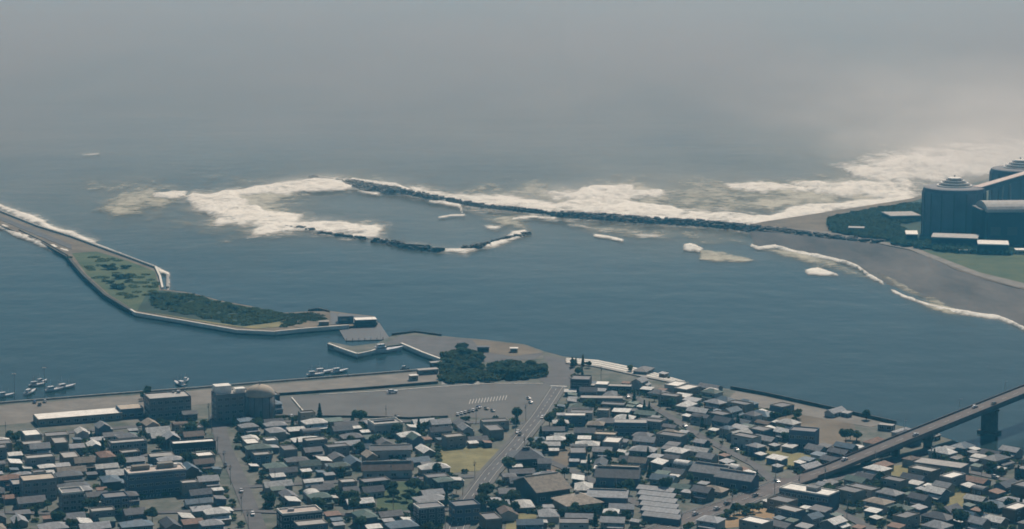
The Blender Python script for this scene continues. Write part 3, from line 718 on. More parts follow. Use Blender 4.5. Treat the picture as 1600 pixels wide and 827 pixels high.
def write_labels():
    buckets = {}
    for o, ph, p in PENDING:
        n, q = min(MARKP, key=lambda m: (m[1] - p).length)
        d = p - q
        side = ('right of' if d.x > 0 else 'left of') if abs(d.x) * 1.0 > abs(d.y) * 0.8 else ('beyond' if d.y > 0 else 'below')
        buckets.setdefault((ph, side, n), []).append((d.length, o))
    for (ph, side, n), L in buckets.items():
        L.sort(key=lambda t: t[0])
        for i, (_, o) in enumerate(L):
            o['label'] = (f"{ph} {side} {n}" if len(L) == 1 else f"{ph}, {ORD[i]}nearest {side} {n}")

# ------------------------------------------------------------------ occupancy
placed = []
def corners(x, y, hw, hd, a):
    c, s = math.cos(a), math.sin(a)
    return [(x + u * hw * c - v * hd * s, y + u * hw * s + v * hd * c) for u, v in ((-1, -1), (1, -1), (1, 1), (-1, 1))]
def sat(A, B):
    for P in (A, B):
        for i in range(2):
            ex, ey = P[i + 1][0] - P[i][0], P[i + 1][1] - P[i][1]
            l = math.hypot(ex, ey); ex /= l; ey /= l
            a = [p[0] * ex + p[1] * ey for p in A]; b = [p[0] * ex + p[1] * ey for p in B]
            if max(a) < min(b) or max(b) < min(a): return False
    return True
def seg_d(px, py, a, b):
    ex, ey = b[0] - a[0], b[1] - a[1]
    t = max(0, min(1, ((px - a[0]) * ex + (py - a[1]) * ey) / (ex * ex + ey * ey)))
    return math.hypot(px - a[0] - t * ex, py - a[1] - t * ey)
def inside(px, py, poly):
    r = False; n = len(poly)
    for i in range(n):
        a, b = poly[i], poly[(i + 1) % n]
        if (a[1] > py) != (b[1] > py) and px < a[0] + (py - a[1]) / (b[1] - a[1]) * (b[0] - a[0]): r = not r
    return r
def free(x, y, hw, hd, a, m=0.8, streets=True):
    C = corners(x, y, hw + m, hd + m, a); rr = math.hypot(hw, hd)
    for (qx, qy, qr, Q) in placed:
        if abs(qx - x) < rr + qr + m and abs(qy - y) < rr + qr + m and sat(C, Q): return False
    if streets:
        pts = C + [(x, y)] + [((C[i][0] + C[(i + 1) % 4][0]) / 2, (C[i][1] + C[(i + 1) % 4][1]) / 2) for i in range(4)]
        for line, w in st_lines:
            for i in range(len(line) - 1):
                for p in pts:
                    if seg_d(p[0], p[1], line[i], line[i + 1]) < w / 2 + (2.2 if w > 7.5 else 0.5): return False
    return True
def occupy(x, y, hw, hd, a): placed.append((x, y, math.hypot(hw, hd), corners(x, y, hw, hd, a)))

# ------------------------------------------------------------------ shared small parts
def window_mesh(w, h, name='window'):
    mb = MB(); f = 0.10
    mb.box(-w / 2 + f, w / 2 - f, -0.03, 0.05, f, h - f, 0)
    mb.box(-w / 2, w / 2, -0.10, 0.05, 0, f, 1); mb.box(-w / 2, w / 2, -0.10, 0.05, h - f, h, 1)
    mb.box(-w / 2, -w / 2 + f, -0.10, 0.05, f, h - f, 1); mb.box(w / 2 - f, w / 2, -0.10, 0.05, f, h - f, 1); mb.box(-f / 2, f / 2, -0.08, 0.05, f, h - f, 1)
    return mb.mesh(name, [M['glass'], M['frame']])
WIN = {'s': window_mesh(1.5, 1.2), 'm': window_mesh(2.3, 1.5), 'l': window_mesh(2.8, 1.8)}
def door_mesh():
    mb = MB(); mb.box(-0.5, 0.5, -0.06, 0.05, 0, 2.1, 0); mb.box(0.3, 0.38, -0.12, -0.05, 0.95, 1.1, 1); return mb.mesh('door', [M['darksteel'], M['frame']])
DOOR = door_mesh()
def put(name, me, parent, x, y, z, rz=0):
    o = link(name, me, parent, (x, y, z), rz); return o

# ------------------------------------------------------------------ house templates: (walls mesh, roof meshes, windows list)
def gable_roof(mb, w, d, z, rh, ov=0.6, th=0.22, c=(0, 0), mi=0):
    cx, cy = c; hw, hd = w / 2 + ov, d / 2 + ov
    dz = rh / (d / 2) * ov
    for s in (-1, 1):
        a = [(cx - hw, cy + s * hd, z - dz), (cx + hw, cy + s * hd, z - dz), (cx + hw, cy, z + rh), (cx - hw, cy, z + rh)]
        top = [(p[0], p[1], p[2] + th) for p in a]
        mb.add(a + top, [(0, 1, 2, 3), (4, 7, 6, 5), (0, 4, 5, 1), (1, 5, 6, 2), (2, 6, 7, 3), (3, 7, 4, 0)], mi)
def hip_roof(mb, w, d, z, rh, ov=0.6, c=(0, 0), mi=0):
    cx, cy = c; hw, hd = w / 2 + ov, d / 2 + ov; r = max(0.3, hw - hd)
    b = [(cx - hw, cy - hd, z - .1), (cx + hw, cy - hd, z - .1), (cx + hw, cy + hd, z - .1), (cx - hw, cy + hd, z - .1)]
    t = [(x, y, zz + .25) for x, y, zz in b] + [(cx - r, cy, z + rh), (cx + r, cy, z + rh)]
    mb.add(b + t, [(3, 2, 1, 0), (0, 1, 5, 4), (1, 2, 6, 5), (2, 3, 7, 6), (3, 0, 4, 7), (4, 5, 9, 8), (6, 7, 8, 9), (5, 6, 9), (7, 4, 8)], mi)
def walls_gable(mb, w, d, h, rh, c=(0, 0), z0=0):
    cx, cy = c
    mb.box(cx - w / 2, cx + w / 2, cy - d / 2, cy + d / 2, z0 - 0.5, h)
    for s in (-1, 1):
        x = cx + s * (w / 2); x2 = cx + s * (w / 2 - 0.25)
        vs = [(x, cy - d / 2, h), (x, cy + d / 2, h), (x, cy, h + rh), (x2, cy - d / 2, h), (x2, cy + d / 2, h), (x2, cy, h + rh)]
        mb.add(vs, [(0, 1, 2), (3, 5, 4), (0, 2, 5, 3), (1, 4, 5, 2)])
TEMPL = []
def template(kind, w, d, h, rh, two=True, ext=None, floors=2):
    walls = MB(); roof = MB(); extra = MB(); wins = []
    if kind == 'gable': walls_gable(walls, w, d, h, rh); gable_roof(roof, w, d, h, rh)
    elif kind == 'hip': walls.box(-w / 2, w / 2, -d / 2, d / 2, -0.5, h); hip_roof(roof, w, d, h, rh)
    elif kind == 'flat':
        walls.box(-w / 2, w / 2, -d / 2, d / 2, -0.5, h)
        p = 0.35
        roof.box(-w / 2 + p, w / 2 - p, -d / 2 + p, d / 2 - p, h, h + 0.15)
        for a in ((-w / 2, w / 2, -d / 2, -d / 2 + p), (-w / 2, w / 2, d / 2 - p, d / 2), (-w / 2, -w / 2 + p, -d / 2 + p, d / 2 - p), (w / 2 - p, w / 2, -d / 2 + p, d / 2 - p)):
            extra.box(a[0], a[1], a[2], a[3], h + 0.002, h + 0.75)
    elif kind == 'shed':
        walls.box(-w / 2, w / 2, -d / 2, d / 2, -0.5, h)
        a = [(-w / 2 - .4, -d / 2 - .4, h + 0.02), (w / 2 + .4, -d / 2 - .4, h + 0.02), (w / 2 + .4, d / 2 + .4, h + rh), (-w / 2 - .4, d / 2 + .4, h + rh)]
        t = [(x, y, z + .2) for x, y, z in a]
        roof.add(a + t, [(3, 2, 1, 0), (4, 5, 6, 7), (0, 1, 5, 4), (1, 2, 6, 5), (2, 3, 7, 6), (3, 0, 4, 7)])
    elif kind == 'barrel':
        walls.box(-w / 2, w / 2, -d / 2, d / 2, -0.5, h)
        n = 8; vs = []
        for x in (-w / 2 - .2, w / 2 + .2):
            for i in range(n + 1):
                a = math.pi * i / n; vs.append((x, -math.cos(a) * (d / 2 + .2), h + math.sin(a) * rh))
        roof.add(vs, [(i, i + 1, n + 2 + i, n + 1 + i) for i in range(n)] + [tuple(range(n, -1, -1)), tuple(range(n + 1, 2 * n + 2))])
    if ext:   # one-storey wing in front with its own pent or gable roof
        ex, ew, ed, eh = ext
        walls.box(ex - ew / 2, ex + ew / 2, -d / 2 - ed, -d / 2, -0.5, eh)
        a = [(ex - ew / 2 - .4, -d / 2 - ed - .5, eh), (ex + ew / 2 + .4, -d / 2 - ed - .5, eh), (ex + ew / 2 + .4, -d / 2 - 0.02, eh + 1.1), (ex - ew / 2 - .4, -d / 2 - 0.02, eh + 1.1)]
        t = [(x, y, z + .2) for x, y, z in a]
        extra.add(a + t, [(3, 2, 1, 0), (4, 5, 6, 7), (0, 1, 5, 4), (1, 2, 6, 5), (2, 3, 7, 6), (3, 0, 4, 7)])
    fl = [0.9] if h < 4 else [0.9, h - 2.3]
    yf = -d / 2 - 0.04
    for k, z in enumerate(fl):
        if k == 0 and ext:
            wins.append(('m', ext[0], -d / 2 - ext[2] - 0.04, 0.9)); continue
        for x in ((-w * 0.27, w * 0.25) if w > 7.5 else (0,)): wins.append(('m' if w > 9 else 's', x, yf, z))
    T = dict(kind=kind, w=w, d=d, h=h, ext=ext, wins=wins, walls=(walls, None), roof=roof, extra=extra if extra.v else None)
    wm = walls.mesh('walls', [WALLS['cream']]); T['wm'] = wm
    T['rm'] = roof.mesh('roof', [ROOFS['grey']])
    T['em'] = extra.mesh('wing_roof' if ext else 'parapet', [ROOFS['grey']]) if extra.v else None
    T['door'] = (w * 0.02, yf) if not ext else (-w / 2 + 1.0, yf)
    TEMPL.append(T); return T
T_G = [template('gable', 10, 7.5, 5.6, 2.0), template('gable', 12.5, 8, 5.8, 2.3, ext=(2, 8, 2.6, 2.9)), template('gable', 8.5, 7, 5.4, 1.9), template('gable', 14, 8, 3.4, 2.3), template('gable', 11, 6.5, 5.5, 1.5, ext=(-1.5, 7.5, 2.2, 2.8))]
T_H = [template('hip', 11, 9, 5.7, 2.2), template('hip', 13, 9.5, 5.8, 2.4, ext=(1.5, 10, 3, 2.9)), template('hip', 9, 8, 5.6, 2.0), template('hip', 15, 10, 3.5, 2.8)]
T_F = [template('flat', 11, 9, 6.2, 0), template('flat', 9, 8, 8.6, 0), template('flat', 15, 10, 6.5, 0)]
T_S = [template('shed', 7, 5, 2.7, 0.8), template('shed', 10, 6, 3.2, 1.0), template('shed', 5, 4, 2.4, 0.5)]
T_B = [template('barrel', 10, 8, 4.5, 2.2)]
def set_mat(o, m):
    o.material_slots[0].link = 'OBJECT'; o.material_slots[0].material = m
KW = {'gable': 'gabled', 'hip': 'hip-roofed', 'flat': 'flat-roofed', 'shed': 'lean-to', 'barrel': 'barrel-roofed'}
nh = [0]
def house(T, x, y, a, rc, wc, label=None, sx=1.0, sy=1.0, sz=1.0, group='houses of the town'):
    shed = T['kind'] == 'shed'
    nm = {'shed': 'shed', 'flat': 'flat_roof_house'}.get(T['kind'], 'house')
    o = thing(nm, label, 'shed' if shed else 'house', (x, y, GZ + 0.02), a, 'small sheds of the town' if shed else group)
    o.scale = (sx, sy, sz)
    w = put('walls', T['wm'], o, 0, 0, 0); set_mat(w, WALLS[wc])
    r = put('roof', T['rm'], o, 0, 0, 0); set_mat(r, FLATS[{'grey': 'grey', 'pale': 'pale', 'white': 'white', 'tan': 'tan'}.get(rc, 'grey')] if T['kind'] == 'flat' else ROOFS[rc])
    if T['em']:
        e = put('wing_roof' if T['ext'] else 'parapet', T['em'], o, 0, 0, 0); set_mat(e, ROOFS[rc] if T['ext'] else WALLS['cream' if rc != 'white' else 'white'])
    if not shed:
        for k, wx, wy, wz in T['wins']: put('window', WIN[k], o, wx, wy, wz)
        put('door', DOOR, o, T['door'][0], T['door'][1], 0)
    if not label:
        later(o, f"{'small ' if shed or sx < .8 else ''}{rc if rc != 'pale' else 'pale grey'} {KW[T['kind']]} {'shed' if shed else 'house'} with {wc} walls", x, y)
    occupy(x, y, T['w'] / 2 * sx + 0.5, (T['d'] / 2 + (T['ext'][2] / 2 if T['ext'] else 0)) * sy + 0.5, a)
    nh[0] += 1
    return o

# ------------------------------------------------------------------ large buildings, each its own thing
QA = math.atan2(W2(560, 589)[1] - W2(130, 621)[1], W2(560, 589)[0] - W2(130, 621)[0])      # quay direction
BA = math.atan2(W2(1400, 664)[1] - W2(1140, 608)[1], W2(1400, 664)[0] - W2(1140, 608)[0])  # river bank direction
def angle_at(x):
    if x < -30: return QA
    if x < 45: return QA + (R(-6) - QA) * (x + 30) / 75
    if x < 120: return R(-6) + (BA * 0.9 - R(-6)) * (x - 45) / 75
    return BA * 0.9
def block(name, label, cat, px, py, w, d, h, wall, roof, floors=0, cols=0, a=None, parapet=0.8, extras=(), rim=None, side=True):
    p = W(px, py, GZ); a = angle_at(p.x) if a is None else a
    o = thing(name, label, cat, (p.x, p.y, GZ), a)
    mb = MB(); mb.box(-w / 2, w / 2, -d / 2, d / 2, -1, h); mb.obj('walls', WALLS[wall], o)
    mb = MB(); mb.box(-w / 2 + .4, w / 2 - .4, -d / 2 + .4, d / 2 - .4, h, h + 0.2); mb.obj('roof', FLATS[roof], o)
    if parapet:
        mb = MB()
        for q in ((-w / 2, w / 2, -d / 2, -d / 2 + .4), (-w / 2, w / 2, d / 2 - .4, d / 2), (-w / 2, -w / 2 + .4, -d / 2 + .4, d / 2 - .4), (w / 2 - .4, w / 2, -d / 2 + .4, d / 2 - .4)):
            mb.box(*q, h + .003, h + parapet)
        mb.obj('parapet', rim or WALLS[wall], o)
    if floors:
        me = WIN['l'] if w / max(1, cols) > 3.4 else WIN['m']
        for f in range(floors):
            z = 1.0 + f * (h - 0.4) / floors
            for c in range(cols):
                put('window', me, o, -w / 2 + w * (c + .5) / cols, -d / 2 - 0.04, z)
            if side:
                n = max(1, int(d / 5))
                for c in range(n):
                    put('window', me, o, -w / 2 - 0.04, -d / 2 + d * (c + .5) / n, z, -math.pi / 2)
    for e in extras:
        nm, x, y, ew, ed, eh, em = e
        mb = MB(); mb.box(x - ew / 2, x + ew / 2, y - ed / 2, y + ed / 2, h + 0.203, h + 0.2 + eh)
        mb.obj(nm, em, o)
    occupy(p.x, p.y, w / 2 + 1, d / 2 + 1, a)
    return o
WC = M['white_conc']
block('office_block', "grey flat-roofed quay building with rooftop vents, left of the tall office tower", 'building', 262, 648, 25, 17, 11.5, 'grey', 'pale', 3, 6, extras=(('roof_vent', 8, 5, 2, 2, 1.6, M['steel']), ('roof_vent', 5, 6, 1.2, 1.2, 1.2, M['steel'])))
sb = block('office_tower', "tall grey office block joined to the left side of the domed silo, stepped white roof", 'building', 362, 655, 21, 13, 16, 'grey', 'pale', 4, 5,
      extras=(('penthouse', -5, 2, 9, 7, 4.2, WALLS['grey']), ('penthouse_roof', -5, 2.2, 9.6, 7.5, 4.5, FLATS['white']), ('plant_box', 5, 0, 6, 5, 2.4, FLATS['white'])))
# domed silo
p = W(407, 656, GZ)
o = thing('domed_silo', "tall round silo with a pale dome beside the grey office tower on the quay", 'silo', p)
mb = MB(); mb.lathe([(8.6, -1), (8.6, 15)], 32); mb.obj('drum', WALLS['grey'], o, smooth=True)
mb = MB(); mb.lathe([(8.8, 15.002), (8.8, 15.5), (8.3, 17.3), (7.0, 19.0), (5, 20.3), (2.6, 21.1), (0.4, 21.4)], 32); mb.obj('dome', FLATS['tan'], o, smooth=True)
for k in range(8):
    a = math.pi * (0.9 + k * 0.17); mb = MB(); mb.box(-0.15, 0.15, -0.2, 0.0, 0, 15); q = mb.obj('rib', WALLS['dark'], o); q.location = (8.7 * math.cos(a), 8.7 * math.sin(a), 0); q.rotation_euler = (0, 0, a + math.pi / 2)
mb = MB(); mb.tube((0, 0, 21.3), (0, 0, 23.5), 0.5, 0.3); mb.obj('vent', M['steel'], o)
occupy(p.x, p.y, 10, 10, 0)
block('harbour_shed', "long narrow shed with a bright white roof along the harbour quay", 'shed', 122, 657, 50, 16, 4.0, 'cream', 'white', 1, 10, a=QA + R(1), parapet=0.3, side=False)
block('harbour_shed', "low tan flat-roofed hall at the right end of the long white harbour shed", 'shed', 203, 650, 14, 13, 5.5, 'blue', 'tan', 1, 3, a=QA, parapet=0.3)
block('school', "long three-storey school block with dark walls and a pink-grey roof deck", 'school', 243, 768, 30, 12, 11.5, 'blue', 'pink', 3, 9, extras=(('stair_tower', 6, 3, 8, 4, 2.6, WALLS['cream']), ('water_tank', 11, 2, 2, 2, 1.8, FLATS['white']), ('roof_room', -7, 3, 9, 4, 2.2, WALLS['beige'])), rim=WC)
block('box_building', "large box building with a pale cream flat roof near the lower left edge", 'building', 60, 778, 17, 13, 10.5, 'grey', 'tan', 3, 4, extras=())
block('annex', "low pale-roofed annex on the left side of the cream-roofed box building", 'building', 30, 772, 8, 12, 6, 'blue', 'pale', 2, 2)
block('parapet_house', "flat-roofed block with a bright white parapet frame, below the barrel-roofed house", 'building', 112, 795, 11, 11, 9, 'grey', 'grey', 3, 3, rim=WC, parapet=1.0)
block('blue_house', "tall blue-walled flat block beside the striped bay lot", 'building', 180, 802, 12, 11, 9, 'blue', 'grey', 3, 3)
block('store', "white flat-roofed store with a dark window band at the lower edge of the car park", 'store', 602, 676, 17, 14, 6, 'white', 'pale', 1, 4, parapet=1.1, extras=(('skylight', 0, 2, 12, 2.2, 0.8, M['darksteel']),), rim=WC)
block('longhouse', "long blue-walled block with a pale roof strip among the houses behind the embankment", 'building', 985, 680, 19, 9, 8, 'blue', 'pale', 2, 6, a=R(-5), parapet=0.3)
block('warehouse', "dark blue-walled warehouse beside the river bank sand lot", 'warehouse', 1256, 698, 15, 11, 9.5, 'blue', 'grey', 2, 4, a=R(-20))
block('white_edged_hall', "low hall with a bright white roof edge and blue walls below the bridge ramp", 'hall', 1264, 790, 28, 12, 8, 'blue', 'white', 2, 8, a=R(-36), parapet=0.7, rim=WC, extras=(('roof_room', 2, 1, 6, 5, 1.8, WALLS['grey']),))
block('frame_house', "flat-roofed block with white-rimmed pink roof near the bottom of the straight left street", 'building', 468, 822, 20, 11, 7.5, 'dark', 'pink', 2, 5, parapet=1.0, rim=WC, extras=(('water_tank', -4, 1, 3, 1.6, 1.2, M['steel']),))
block('town_hall', "pale two-storey block with a bright roof left of the straight left street", 'building', 200, 708, 20, 8, 6.5, 'grey', 'pale', 2, 5)
block('clinic', "white flat-roofed block beside the straight left street, right of the pale two-storey block", 'building', 302, 706, 24, 8, 5.5, 'dark', 'white', 1, 6, a=QA - R(3))
block('shop', "white gable-ended shop with a bright tilted roof near the straight left street", 'shop', 318, 722, 11, 10, 4, 'cream', 'white', 1, 2)
block('shop', "bright white boxy shop near the upper end of the straight left street", 'shop', 423, 700, 7, 8, 4.5, 'white', 'white', 1, 2)
block('depot', "pale long-roofed depot right of the bridge", 'depot', 1470, 741, 27, 12, 6, 'grey', 'pale', 1, 7, a=R(-32), parapet=0.3)
block('shelter', "pale flat kiosk roof on the river bank beside the bridge", 'kiosk', 1385, 672, 9, 5, 3.2, 'grey', 'pale', 1, 2, a=R(-25), parapet=0.2)
block('apartment', "square dark apartment block with pale rim in the lower middle of the town", 'apartment', 670, 817, 13, 10, 8.5, 'dark', 'grey', 3, 3, rim=WC)
block('apartment', "dark square apartment block beside the central road near the bottom", 'apartment', 726, 812, 13, 11, 8, 'blue', 'grey', 2, 3)
block('lean_to_hall', "long low hall with a pale lean-to roof just below the embankment", 'hall', 955, 612, 26, 6, 4, 'dark', 'pale', 1, 6, a=R(-8), parapet=0.2)
block('lean_to_hall', "long grey hall with two roof strips under the first lean-to hall", 'hall', 940, 632, 26, 7, 4.5, 'grey', 'pale', 1, 6, a=R(-4), parapet=0.2)
block('warehouse', "bright white-roofed small warehouse right of the head of the central road", 'warehouse', 941, 612, 8, 9, 5.4, 'white', 'white', 1, 2, a=R(-10), parapet=0.2)
block('hall', "green-grey walled hall with dark roof at the river end of the central road", 'hall', 908, 612, 12, 14, 8.5, 'dark', 'grey', 2, 3, a=R(-8))
def big_roof(name, label, px, py, w, d, h, rh, a, rc, wc, kind='gable'):
    p = W(px, py, GZ)
    o = thing(name, label, 'hall', (p.x, p.y, GZ), a)
    mb = MB(); rb = MB()
    if kind == 'gable': walls_gable(mb, w, d, h, rh); gable_roof(rb, w, d, h, rh, 1.0, 0.3)
    else: mb.box(-w / 2, w / 2, -d / 2, d / 2, -1, h); hip_roof(rb, w, d, h, rh, 1.0)
    mb.obj('walls', WALLS[wc], o); rb.obj('roof', ROOFS[rc], o)
    mb = MB(); r = w / 2 if kind == 'gable' else max(.5, w / 2 - d / 2)
    mb.box(-r, r, -0.3, 0.3, h + rh + .05, h + rh + .75); mb.obj('ridge_cap', M['concrete'], o)
    for c in range(max(2, int(w / 6))): put('window', WIN['l'], o, -w / 2 + w * (c + .5) / max(2, int(w / 6)), -d / 2 - .04, 1.2)
    occupy(p.x, p.y, w / 2 + 1, d / 2 + 1, a); return o
big_roof('temple_hall', "large tan gabled hall, its broad roof sloping toward the bottom middle of the town", 846, 775, 19, 26, 6, 5, R(28), 'tan', 'dark')
big_roof('gym_hall', "large tan hip-roofed hall just right of the broad tan gabled hall", 902, 797, 19, 17, 5, 4, R(24), 'tan', 'beige', 'hip')
big_roof('temple', "dark slate hip-roofed temple beside the central road bend", 822, 727, 17, 13, 5, 4.5, R(8), 'slate', 'dark', 'hip')
big_roof('grey_hall', "wide grey gabled hall below the temple forecourt", 966, 757, 22, 13, 5.5, 3.6, R(-10), 'grey', 'blue')
big_roof('blue_hall', "blue-walled grey-roofed hall right of the tan hip-roofed hall", 950, 793, 19, 12, 7, 2, R(-8), 'pale', 'blue')
big_roof('long_roof_house', "long brown-grey roofed house left of the dry grass lot", 605, 745, 26, 9, 5, 3, R(6), 'brown', 'white')
big_roof('parallel_roof', "grey flat-pitched hall with a dark centre band above the long brown-grey roof", 610, 715, 22, 11, 5.5, 1.2, R(6), 'slate', 'white')
big_roof('bank_house', "grey gabled hall right of the junction beside the bridge road", 1112, 752, 19, 12, 6, 3, R(-30), 'pale', 'grey')
big_roof('bank_house', "lower of two grey gabled halls near the bridge road", 1152, 762, 20, 10, 6, 2.5, R(-32), 'pale', 'blue')
# striped sheds: five narrow roofs side by side
for k in range(6):
    p = W(1024 + k * 2, 775 + k * 8.5, GZ); T = T_S[1]; a = R(-24)
    o = thing('growing_shed', ["topmost", "second", "third", "fourth", "fifth", "lowest"][k] + " of the six long parallel striped shed roofs near the bottom", 'shed', (p.x, p.y, GZ), a, 'striped parallel shed roofs')
    mb = MB(); mb.box(-9.5, 9.5, -2.0, 2.0, -.5, 3.2); mb.obj('walls', WALLS['blue'], o)
    rb = MB(); rb.add([(-10, -2.3, 3.21), (10, -2.3, 3.21), (10, 2.3, 4.4), (-10, 2.3, 4.4), (-10, -2.3, 3.4), (10, -2.3, 3.4), (10, 2.3, 4.6), (-10, 2.3, 4.6)], [(3, 2, 1, 0), (4, 5, 6, 7), (0, 1, 5, 4), (1, 2, 6, 5), (2, 3, 7, 6), (3, 0, 4, 7)]); rb.obj('roof', ROOFS['pale'], o)
    occupy(p.x, p.y, 10.5, 4.2, a)

# ------------------------------------------------------------------ open lots kept free of houses
OPEN = [[(430, 618), (890, 594), (890, 606), (842, 657), (640, 655), (425, 655)], [(-300, 600), (0, 600), (700, 560), (700, 608), (430, 622), (320, 648), (240, 672), (190, 677), (40, 682), (-300, 710)],
        [(688, 697), (785, 702), (765, 735), (684, 741)], [(1125, 826), (1125, 812), (1178, 790), (1240, 802), (1205, 819)], [(1215, 655), (1245, 641), (1400, 664), (1390, 690), (1300, 704), (1262, 700), (1232, 668)],
        [(1140, 606), (1200, 618), (1300, 640), (1300, 655), (1200, 643), (1130, 622)], [(884, 555), (1085, 604), (1045, 612), (980, 604), (884, 588)], [(878, 700), (905, 704), (898, 722), (862, 742), (850, 735)],
        [(592, 755), (650, 752), (668, 770), (640, 800), (588, 796)], [(792, 802), (838, 805), (836, 830), (790, 830)], [(1385, 733), (1420, 727), (1435, 742), (1425, 758), (1395, 758)],
        [(590, 505), (900, 535), (905, 575), (888, 608), (640, 612)], [(215, 777), (285, 774), (290, 812), (215, 816)], [(1190, 702), (1282, 710), (1225, 735)], [(460, 545), (700, 560), (700, 600), (460, 620)], [(1478, 776), (1512, 762), (1520, 790), (1480, 800)]]
OPENW = [[W2(x, y, GZ) for x, y in P] for P in OPEN]
BRIDGE_PX = [(1100, 808), (1240, 755), (1400, 695), (1547, 660), (1680, 620)]
BR = [tuple(W2(1232, 757, GZ)), tuple(W2(1400, 690, 11.0)), tuple(W2(1547, 634, 17.5)), tuple(W2(1640, 600, 19.5))]
rngh = random.Random(5)
def in_town(x, y, m=3):
    if not inside(x, y, LAND + [(900, 700), (900, 500), (-900, 500), (-900, 1250)]): return False
    for i in range(len(LAND) - 1):
        if seg_d(x, y, LAND[i], LAND[i + 1]) < m: return False
    if any(inside(x, y, P) for P in OPENW): return False
    for i in range(len(BR) - 1):
        if seg_d(x, y, BR[i], BR[i + 1]) < 9: return False
    return True
def visible(x, y, h=6):
    a, b = PX(x, y, h); return -25 < a < 1625 and b < 832
RC = ['white'] * 4 + ['pale'] * 3 + ['grey'] * 8 + ['slate'] * 4 + ['blue'] * 5 + ['pale'] * 9 + ['white'] * 5 + ['brown'] * 3 + ['tan'] * 2 + ['green'] * 2 + ['rust']
WCs = ['cream'] * 4 + ['white'] * 3 + ['grey'] * 5 + ['blue'] * 3 + ['beige'] * 3 + ['brown'] * 2 + ['dark'] * 2
cand = []
for gy in range(0, 64):
    for gx in range(0, 110):
        cand.append((-330 + gx * 6.3 + rngh.uniform(-2, 2), 1085 + gy * 6.3 + rngh.uniform(-2, 2)))
rngh.shuffle(cand)
LIM = 298
for stage, (lo, hi) in enumerate(((0, 0.5), (0.5, 1.0), (0, 1.0), (0, 1.0))):
    for (x, y) in cand:
        if nh[0] >= LIM: break
        if not visible(x, y) or not in_town(x, y, 6): continue
        a = angle_at(x) + R(rngh.choice((0, 0, 0, 90)) + rngh.uniform(-3, 3))
        if stage == 0: T = rngh.choice(T_H[1:2] + T_G[1:2] + T_F[2:] + T_G[3:4] + T_H[3:])
        elif stage == 1: T = rngh.choice(T_G + T_H + T_F)
        else: T = rngh.choice([T_G[0], T_G[2], T_H[2], T_F[1], T_G[4]])
        if rngh.random() < 0.02: T = T_B[0]
        sx, sy = rngh.uniform(.72, 1.04), rngh.uniform(.74, .98)
        ed = T['ext'][2] / 2 if T['ext'] else 0
        if free(x, y, T['w'] / 2 * sx, (T['d'] / 2 + ed) * sy, a, (2.0, 2.0, 1.2, 1.0)[stage]):
            house(T, x, y, a, rngh.choice(RC), rngh.choice(WCs), None, sx, sy, rngh.uniform(.66, .95))
nhouse = nh[0]
rngh.shuffle(cand)
for (x, y) in cand:
    if nh[0] >= nhouse + 200: break
    if not visible(x, y) or not in_town(x, y, 4): continue
    T = rngh.choice(T_S); a = angle_at(x) + R(rngh.choice((0, 90)))
    if free(x, y, T['w'] / 2, T['d'] / 2, a, 0.8):
        house(T, x, y, a, rngh.choice(['white', 'pale', 'pale', 'blue', 'green', 'rust', 'white', 'white', 'grey']), rngh.choice(WCs), None)
print('houses', nhouse, 'sheds', nh[0] - nhouse)

# ------------------------------------------------------------------ trees: trunk + crown of many small leaf faces
def crown_mesh(name, rad, hgt, z0, n, leaf, m, seed, clumps=9, cone=False):
    rg = np.random.default_rng(seed)
    cc = rg.normal(size=(clumps, 3)); cc /= np.linalg.norm(cc, axis=1)[:, None]; cc *= rg.uniform(0.25, 0.75, (clumps, 1)); cc[:, 2] = cc[:, 2] * 0.9
    k = rg.integers(0, clumps, n)
    d = rg.normal(size=(n, 3)); d /= np.linalg.norm(d, axis=1)[:, None]
    p = cc[k] + d * (rg.uniform(0.25, 0.52, clumps)[k] * rg.uniform(0.7, 1.05, n))[:, None]
    if cone:
        t = rg.random(n); ang = rg.uniform(0, 2 * np.pi, n); rr = (1 - t) * rg.uniform(.5, 1.05, n) * (0.75 + 0.25 * np.sin(t * 30))
        p = np.stack([rr * np.cos(ang), rr * np.sin(ang), t * 2 - 1], 1)
    c = p * np.array([rad, rad, hgt / 2]) + np.array([0, 0, z0 + hgt / 2])
    u = rg.normal(size=(n, 3)); u /= np.linalg.norm(u, axis=1)[:, None]
    w = rg.normal(size=(n, 3)); v = np.cross(u, w); v /= np.linalg.norm(v, axis=1)[:, None]
    s = leaf * rg.uniform(.6, 1.3, (n, 1))
    co = np.stack([c - u * s - v * s * .6, c + u * s - v * s * .7, c + u * s * .8 + v * s * .6, c - u * s * .7 + v * s * .7], 1).reshape(-1, 3)
    me = bpy.data.meshes.new(name)
    me.from_pydata(co.tolist(), [], np.arange(4 * n).reshape(n, 4).tolist()); me.materials.append(m)
    return me
def trunk_mesh(h, r, seed):
    rg = random.Random(seed); mb = MB(); mb.tube((0, 0, -.3), (0, 0, h), r, r * .6, 7)
    for k in range(5):
        a = k * 1.26 + rg.random(); l = h * .7
        mb.tube((0, 0, h * (.6 + .08 * k)), (math.cos(a) * l * .6, math.sin(a) * l * .6, h * (.75 + .08 * k) + l * .6), r * .45, r * .15, 5)
    return mb.mesh('trunk', M['trunk'])
TREES = []
